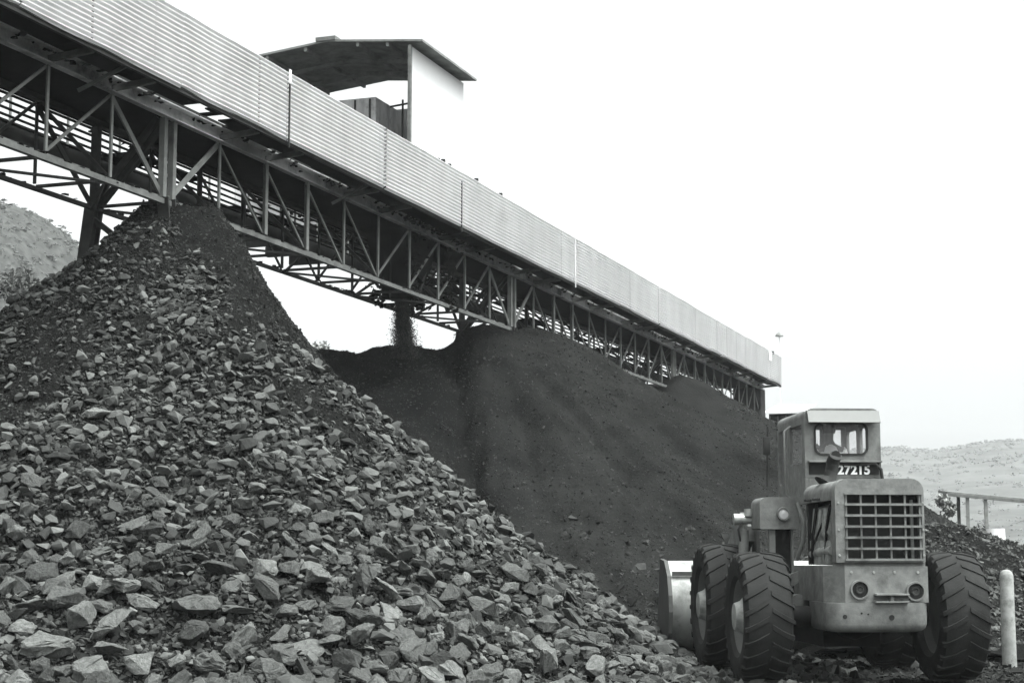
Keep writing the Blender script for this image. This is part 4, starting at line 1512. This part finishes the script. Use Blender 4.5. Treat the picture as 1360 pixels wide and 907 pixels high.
# lift arms, rams and hoses at the front
for s in (-1, 1):
    x = s * 0.88
    mb = MB()
    mb.prism([(2.1, 1.95), (2.5, 2.15), (3.9, 1.55), (4.75, 0.62), (4.65, 0.45), (3.75, 1.15), (2.1, 1.75)], x - 0.06, x + 0.06, 'x')
    mb.build('lift_arm', M['loader'], LD)
    mb = MB()
    mb.box((x - 0.1, 1.95, 1.2), (x - 0.062, 2.3, 2.05)); mb.box((x + 0.062, 1.95, 1.2), (x + 0.10, 2.3, 2.05))
    mb.build('arm_tower', M['loader'], LD)
    mb = MB(); mb.tube([(x * 0.75, 2.3, 1.1), (x * 0.75, 3.2, 1.25)], 0.07, 12); mb.tube([(x * 0.75, 3.2, 1.25), (x * 0.75, 3.9, 1.36)], 0.04, 10)
    mb.build('lift_ram', M['steel'], LD, smooth=40)
mb = MB()
mb.tube([(-1.10, 1.75, 2.03), (-0.80, 1.75, 2.03)], 0.055, 12)
mb.lathe([(-0.07, 0), (-0.07, 0.075), (0.07, 0.075), (0.07, 0)], (-1.10, 1.75, 2.04), 'x', 16)
mb.lathe([(-0.05, 0), (-0.05, 0.06), (0.05, 0.06), (0.05, 0)], (-0.97, 1.72, 2.13), 'z', 14)
mb.tube([(-1.05, 1.75, 2.0), (-1.03, 1.78, 1.9), (-1.04, 1.8, 1.74)], 0.03, 10)
mb.build('steering_ram', M['engine'], LD, smooth=40)
MB().tube([(-1.03, 1.78, 1.90), (-1.03, 1.80, 1.55)], 0.07, 12).build('ram_body', M['steel_pale'], LD, smooth=40)
mb = MB()
mb.tube([(-1.06, 1.7, 2.0), (-1.12, 1.68, 1.9), (-1.08, 1.75, 1.75)], 0.014, 6)
mb.tube([(-0.9, 1.7, 2.1), (-0.86, 1.6, 2.2), (-0.8, 1.6, 2.25)], 0.014, 6)
mb.build('ram_hose', M['black'], LD, smooth=60)
# driver, seated with back to us, hands on the wheel
def skin_mesh(name, verts, edges, radii, material, parent, sub=1, root=0):
    me = bpy.data.meshes.new(name)
    me.from_pydata(verts, edges, [])
    o = bpy.data.objects.new(name, me); COL.objects.link(o)
    sk = o.modifiers.new('skin', 'SKIN'); sk.use_smooth_shade = True
    for i, r_ in enumerate(radii):
        d = me.skin_vertices[0].data[i]
        d.radius = (r_, r_) if not isinstance(r_, tuple) else r_
        d.use_root = i == root
    if sub:
        sb = o.modifiers.new('sub', 'SUBSURF'); sb.levels = sub; sb.render_levels = sub
    bpy.context.view_layer.update()
    m2 = bpy.data.meshes.new_from_object(o.evaluated_get(bpy.context.evaluated_depsgraph_get()))
    COL.objects.unlink(o); bpy.data.objects.remove(o)
    m2.materials.clear(); m2.materials.append(material)
    for p_ in m2.polygons: p_.use_smooth = True
    o2 = bpy.data.objects.new(name, m2); COL.objects.link(o2)
    o2.parent = parent
    return o2


M['skin'] = mat('driver_skin', 0.10, 0.6, 0.1, 8.0)
M['shirt'] = mat('white_shirt', 0.75, 0.9, 0.08, 8.0)
M['cloth'] = mat('dark_trousers', 0.05, 0.9, 0.2, 8.0)
dl = LD.matrix_basis.copy()
dl = Matrix.Translation((4.25, 21.3, 0)) @ Matrix.Rotation(R(3), 4, 'Z')
dp = dl @ Vector((BX + 0.08, 1.60, 2.50))
drv = empty('person', dp, R(3))
tag(drv, 'driver in a white shirt seated in the loader cab, seen from behind through the window', 'person')
# joints relative to the seat top: x right, y forward
V_ = [(0, 0, .10), (0, -.02, .28), (0, -.01, .46), (0, .01, .56), (0, .03, .64), (0, .045, .72), (0, .045, .80)]
E_ = [(i, i + 1) for i in range(6)]
R_ = [.135, .125, .13, .055, .062, .082, .066]
def chain(start, pts, rad):
    p_ = start
    for q, r_ in zip(pts, rad):
        V_.append(q); R_.append(r_); E_.append((p_, len(V_) - 1)); p_ = len(V_) - 1
    return p_
for s in (-1, 1):
    h_ = chain(2, [(s * .17, 0, .46), (s * .235, .10, .27), (s * .19, .31, .27), (s * .185, .37, .285)], [.062, .045, .034, .03])
    for k, (dx, ln) in enumerate(((-.028, .055), (-.010, .062), (.009, .060), (.026, .048))):
        chain(h_, [(s * .185 + dx, .40, .30), (s * .185 + dx, .40 + ln * .7, .285)], [.010, .008])
    chain(h_, [(s * .150, .385, .275), (s * .135, .405, .285)], [.011, .009])
    chain(0, [(s * .10, .06, .09), (s * .13, .42, .10), (s * .13, .46, -.28), (s * .13, .58, -.32)], [.085, .060, .045, .035])
skin_mesh('body', V_, E_, R_, M['skin'], drv)
sv = [(0, -.005, .08), (0, -.02, .28), (0, -.01, .45), (0, .005, .535)]
se = [(0, 1), (1, 2), (2, 3)]
sr = [.15, .14, .145, .068]
for s in (-1, 1):
    n0 = len(sv)
    sv += [(s * .175, 0, .46), (s * .225, .075, .315)]
    se += [(2, n0), (n0, n0 + 1)]; sr += [.075, .062]
skin_mesh('shirt', sv, se, sr, M['shirt'], drv)
tv = [(0, 0, .08)]; te = []; tr_ = [.148]
for s in (-1, 1):
    n0 = len(tv)
    tv += [(s * .10, .06, .09), (s * .13, .42, .10), (s * .13, .46, -.26)]
    te += [(0, n0), (n0, n0 + 1), (n0 + 1, n0 + 2)]; tr_ += [.098, .073, .058]
skin_mesh('trousers', tv, te, tr_, M['cloth'], drv)
mb = MB()
mb.lathe([(-.06, .083), (0.0, .092), (.05, .080), (.085, .045), (.098, 0.0)], (0, .035, .755), 'z', 20)
mb.build('hair', M['black'], drv, smooth=60)
mb = MB()
for s in (-1, 1):
    mb.lathe([(-.010, 0), (-.008, .02), (.008, .022), (.010, 0)], (s * .083, .045, .735), 'x', 10)
mb.tube([(0, .12, .745), (0, .145, .725), (0, .125, .715)], .012, 8)
for s in (-1, 1):
    mb.lathe([(-.004, .011), (.006, 0)], (s * .03, .118, .755), 'y', 10)
mb.build('face', M['skin'], drv, smooth=60)
# bucket
bk = empty('bucket'); bk.parent = LD
BW = 1.58
prof = [(5.75, 1.47), (5.35, 1.44), (5.05, 1.24), (4.92, 1.02), (4.90, 0.84), (5.00, 0.55), (5.20, 0.28), (5.50, 0.10), (6.25, 0.04)]
def shell(pr, t):
    inn = []
    for i, (y, z) in enumerate(pr):
        a = pr[max(i - 1, 0)]; b = pr[min(i + 1, len(pr) - 1)]
        d = Vector((b[0] - a[0], b[1] - a[1])).normalized()
        inn.append((y - d.y * t, z + d.x * t))
    return inn
pi_ = shell(prof, -0.03) if shell(prof, 0.03)[4][0] < prof[4][0] else shell(prof, 0.03)
mb = MB()
poly = prof + pi_[::-1]
nP = len(prof)
vs = [(-BW + 0.03, y, z) for y, z in prof] + [(-BW + 0.03, y, z) for y, z in pi_] + [(BW - 0.03, y, z) for y, z in prof] + [(BW - 0.03, y, z) for y, z in pi_]
fs = []
for i in range(nP - 1):
    fs += [(i, i + 1, 2 * nP + i + 1, 2 * nP + i), (nP + i + 1, nP + i, 3 * nP + i, 3 * nP + i + 1), (i + 1, i, nP + i, nP + i + 1), (2 * nP + i, 2 * nP + i + 1, 3 * nP + i + 1, 3 * nP + i)]
fs += [(0, nP, 3 * nP, 2 * nP), (nP - 1, 3 * nP - 1, 4 * nP - 1, 2 * nP - 1)]
mb.add(vs, fs)
mb.build('back_sheet', M['worn'], bk, smooth=50)
for s in (-1, 1):
    x = s * BW
    MB().prism([(5.80, 1.50), (5.33, 1.47), (5.02, 1.24), (4.88, 0.95), (4.86, 0.70), (4.94, 0.38), (5.10, 0.12), (5.35, 0.02), (6.3, 0.0), (6.2, 0.35)], x - 0.03, x + 0.03, 'x').build('end_plate', M['bucket'], bk)
for x in (-0.88, 0.88, -0.3, 0.3):
    MB().prism([(4.99, 1.15), (4.62, 0.75), (4.55, 0.45), (4.95, 0.35)], x - 0.035, x + 0.035, 'x').build('bracket', M['bucket'], bk)
MB().box((-BW + 0.05, 5.0, 1.245), (BW - 0.05, 5.045, 1.31)).build('stiffener', M['bucket'], bk)
MB().box((-BW, 6.25, 0.0), (BW, 6.45, 0.035)).build('cutting_edge', M['steel'], bk)

# ------------------------------------------------------------------ right hand side: shed, bush, white post
S0 = at(1258, 656, 62)
sh = empty('open_shed', (S0.x, S0.y, 0), R(-8))
tag(sh, 'small open shed of a thin pale roof on posts, beyond the mound at the right', 'shed')
mb = MB()
zs0, zs1 = S0.z, at(1345, 669, 62).z
mb.add([(0, 0, zs0), (3.6, 0, zs1), (3.6, 3.0, zs1 + .15), (0, 3.0, zs0 + .15), (0, 0, zs0 + .1), (3.6, 0, zs1 + .1), (3.6, 3.0, zs1 + .25), (0, 3.0, zs0 + .25)],
       [(0, 1, 2, 3), (7, 6, 5, 4), (0, 4, 5, 1), (1, 5, 6, 2), (2, 6, 7, 3), (3, 7, 4, 0)])
mb.build('roof', M['steel_pale'], sh)
MB().bar((0.02, -0.03, zs0 - 0.02), (3.6, -0.03, zs1 - 0.02), 0.05, 0.10).build('fascia', M['steel'], sh)
for x, y in ((0.72, 0.1), (1.42, 0.1), (3.3, 0.1), (0.72, 2.8), (3.3, 2.8)):
    MB().bar((x, y, -0.1), (x - (0.06 if x > 1 else 0), y, zs0 - 0.05 - (zs0 - zs1) * x / 3.6 + 0.05 * y), 0.14 if x == 1.42 else 0.09, 0.12).build('post', M['timber'], sh)
p = at(1322, 706, 56)
dr = empty('oil_drum', (p.x, p.y, 0))
tag(dr, 'small white drum standing beside the open shed', 'drum')
zz = p.z + 0.1
MB().lathe([(zz - 1.0, 0.0), (zz - 1.0, 0.30), (zz - 0.68, 0.31), (zz - 0.34, 0.31), (zz, 0.30), (zz, 0.0)], (0, 0, 0), 'z', 20).build('barrel', M['white_paint'], dr, smooth=40)
MB().lathe([(zz - 1.0 - zz, 0.0), (zz - 1.0 - zz, 0.34), (0, 0.34)], (0, 0, zz - 1.0), 'z', 20).build('stand', M['timber'], dr)
wp = at(1338, 800, 25.5)
pz = at(1342, 756, 25.5).z
wpost = empty('marker_post', (wp.x, wp.y, 0))
tag(wpost, 'round-topped white painted post at the right edge of the picture', 'post')
mb = MB(); mb.lathe([(-0.1, 0.105), (pz - 0.10, 0.10), (pz - 0.04, 0.085), (pz - 0.01, 0.05), (pz, 0.0)], (0, 0, 0), 'z', 24)
mb.build('shaft', M['white_worn'], wpost, smooth=40)


# ------------------------------------------------------------------ trees
def tree(loc, h, cr, n, label, seed, name='leafy_tree', group=None, leaf=0.16, lm='leaf'):
    rnd = random.Random(seed)
    tr = empty(name, loc)
    tag(tr, label, 'tree', group)
    mb = MB()
    mb.tube([(0, 0, -0.2), (0.05, 0.03, h * 0.35), (0, 0.06, h * 0.75)], 0.1, 8, radii=[h * 0.025, h * 0.018, h * 0.008])
    cl = []
    for k in range(9):
        a = rnd.uniform(0, 2 * PI); z = h * rnd.uniform(0.45, 0.92); r = cr * rnd.uniform(0.3, 0.85) * (1.15 - z / h * 0.6)
        e = Vector((math.cos(a) * r, math.sin(a) * r, z))
        mb.tube([(0, 0, z * 0.65), e * 0.6 + Vector((0, 0, z * 0.3)), e], 0.04, 6, radii=[h * .01, h * .006, h * .003])
        cl.append((e, cr * rnd.uniform(0.28, 0.48)))
    cl.append((Vector((0, 0, h * 0.93)), cr * 0.4))
    mb.build('trunk', M['bark'], tr)
    vs, fs = [], []
    for k in range(n):
        e, r = rnd.choice(cl)
        d = Vector((rnd.gauss(0, 1), rnd.gauss(0, 1), rnd.gauss(0, 0.8))).normalized() * r * rnd.random() ** 0.45
        c = e + d
        a = Vector((rnd.gauss(0, 1), rnd.gauss(0, 1), rnd.gauss(0, 1))).normalized()
        b = a.cross(Vector((rnd.gauss(0, 1), rnd.gauss(0, 1), rnd.gauss(0, 1)))).normalized()
        s = leaf * rnd.uniform(0.6, 1.3)
        i = len(vs)
        vs += [c - a * s, c + b * s * 0.45, c + a * s, c - b * s * 0.45]
        fs.append((i, i + 1, i + 2, i + 3))
    m2 = MB(); m2.add(vs, fs)
    m2.build('crown', M[lm], tr)
    return tr


def tree_at(px, top, D, cr, n, label, seed, base=0.0, **kw):
    p = at(px, top, D)
    return tree((p.x, p.y, base), p.z - base, cr, n, label, seed, **kw)


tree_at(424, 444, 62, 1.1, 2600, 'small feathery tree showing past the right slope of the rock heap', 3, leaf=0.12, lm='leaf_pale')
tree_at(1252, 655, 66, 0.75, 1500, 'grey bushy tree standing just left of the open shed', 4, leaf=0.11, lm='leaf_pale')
p = at(1300, 700, 58)
tree((p.x, p.y, 0), p.z - 0.0, 0.7, 900, 'low dark bush under the open shed between its posts', 9, name='low_bush', leaf=0.1)

# ------------------------------------------------------------------ hills
def hill(name, fn, x0, x1, y0, y1, nx, ny, m):
    X, Y = np.meshgrid(np.linspace(x0, x1, nx), np.linspace(y0, y1, ny))
    Z = fn(X, Y)
    o = grid_mesh(name, X, Y, np.maximum(Z, -1.5), m, True, Z > -1.4)
    tag(o, kind='structure')
    return o


HLp = at(22, 272, 210)


def hl(x, y):
    d = np.hypot((x - (HLp.x - 23)) / 1.0, (y - 228) / 1.5)
    z = 50 * np.exp(-(d / 46.0) ** 4) - 2
    return z + 1.3 * fbm(x * 0.05, y * 0.05, 5) + 0.25 * fbm(x * 0.4, y * 0.4, 3)


hill('hill', hl, HLp.x - 170, HLp.x + 80, 110, 340, 200, 180, M['grass'])


def hr(x, y):
    # a long ridge across the right of the view, rising to the right
    ridge = np.interp(x / y, [-0.6, 0.08, 0.20, 0.225, 0.25, 0.27, 0.29, 0.34, 0.5], [4, 20, 40.5, 42, 41, 43.5, 45, 46.5, 56])
    t = np.clip((y - 300) / 750, 0, 1)
    z = 1.54 * ridge * (t * t * (3 - 2 * t)) - 1.4
    back = np.clip((y - 1100) / 400, 0, 1)
    z = z * (1 - 0.6 * back)
    return z + 1.4 * fbm(x * 0.02, y * 0.02, 5) * t


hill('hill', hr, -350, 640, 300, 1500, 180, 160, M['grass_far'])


def clump_mass(name, pts, label, m='leaf', per=26):
    vs, fs = [], []
    mb = MB()
    for (x, y, z, s) in pts:
        for k in range(per):
            d = Vector((random.gauss(0, .45), random.gauss(0, .45), random.random() * 0.8 - 0.15)) * s
            v, f = SMALL[random.randrange(len(SMALL))]
            q = s * random.uniform(0.14, 0.30)
            mb.add([Vector((x, y, z)) + d + Vector(w) * q for w in v], f.tolist())
    o = mb.build(name, M[m])
    tag(o, label, 'wood', kind='stuff')


pts = []
for k in range(520):
    u = random.uniform(0.19, 0.34); y = random.uniform(980, 1080); x = u * y
    z = float(hr(np.array([x]), np.array([y]))[0])
    pts.append((x, y, z - 2.0, random.uniform(3.0, 6.0)))
for k in range(800):
    u = random.uniform(0.19, 0.34); y = random.uniform(330, 1000); x = u * y
    z = float(hr(np.array([x]), np.array([y]))[0])
    pts.append((x, y, z - 0.4, random.uniform(0.5, 1.0) * (0.8 + y / 400)))
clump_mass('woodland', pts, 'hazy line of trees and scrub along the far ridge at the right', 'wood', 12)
pts = []
for k in range(1500):
    x = HLp.x + random.uniform(-25, 10); y = random.uniform(165, 228)
    z = float(hl(np.array([x]), np.array([y]))[0])
    pts.append((x, y, z - 0.05, min(1.3, 0.28 * random.random() ** (-0.45))))
clump_mass('hillside_scrub', pts, 'scattered scrub bushes on the grassy hill at the left', 'wood', 14)

# dark trees at the foot of the left hill
for k, (px, top, D, lab) in enumerate(((26, 352, 70, 'dark tree at the far left edge, below the grassy hill'), (48, 372, 74, 'lower dark tree beside the heap, right of the one at the left edge'))):
    tree_at(px, top, D, 2.2, 9000, lab, 20 + k, leaf=0.11)

# ------------------------------------------------------------------ haze: one closed box of thin air
HB = MB(); HB.box((-900, -900, -3.0), (900, 1600, 120))
hm = bpy.data.materials.new('haze')
hm.use_nodes = True
hn, hlk = hm.node_tree.nodes, hm.node_tree.links
hn.remove(hn['Principled BSDF'])
pv = hn.new('ShaderNodeVolumePrincipled')
pv.inputs['Color'].default_value = (0.97, 1.0, 1.0, 1)
pv.inputs['Density'].default_value = 0.0003
hlk.new(pv.outputs[0], hn['Material Output'].inputs['Volume'])
hz_o = HB.build('haze', hm)
tag(hz_o, kind='stuff')
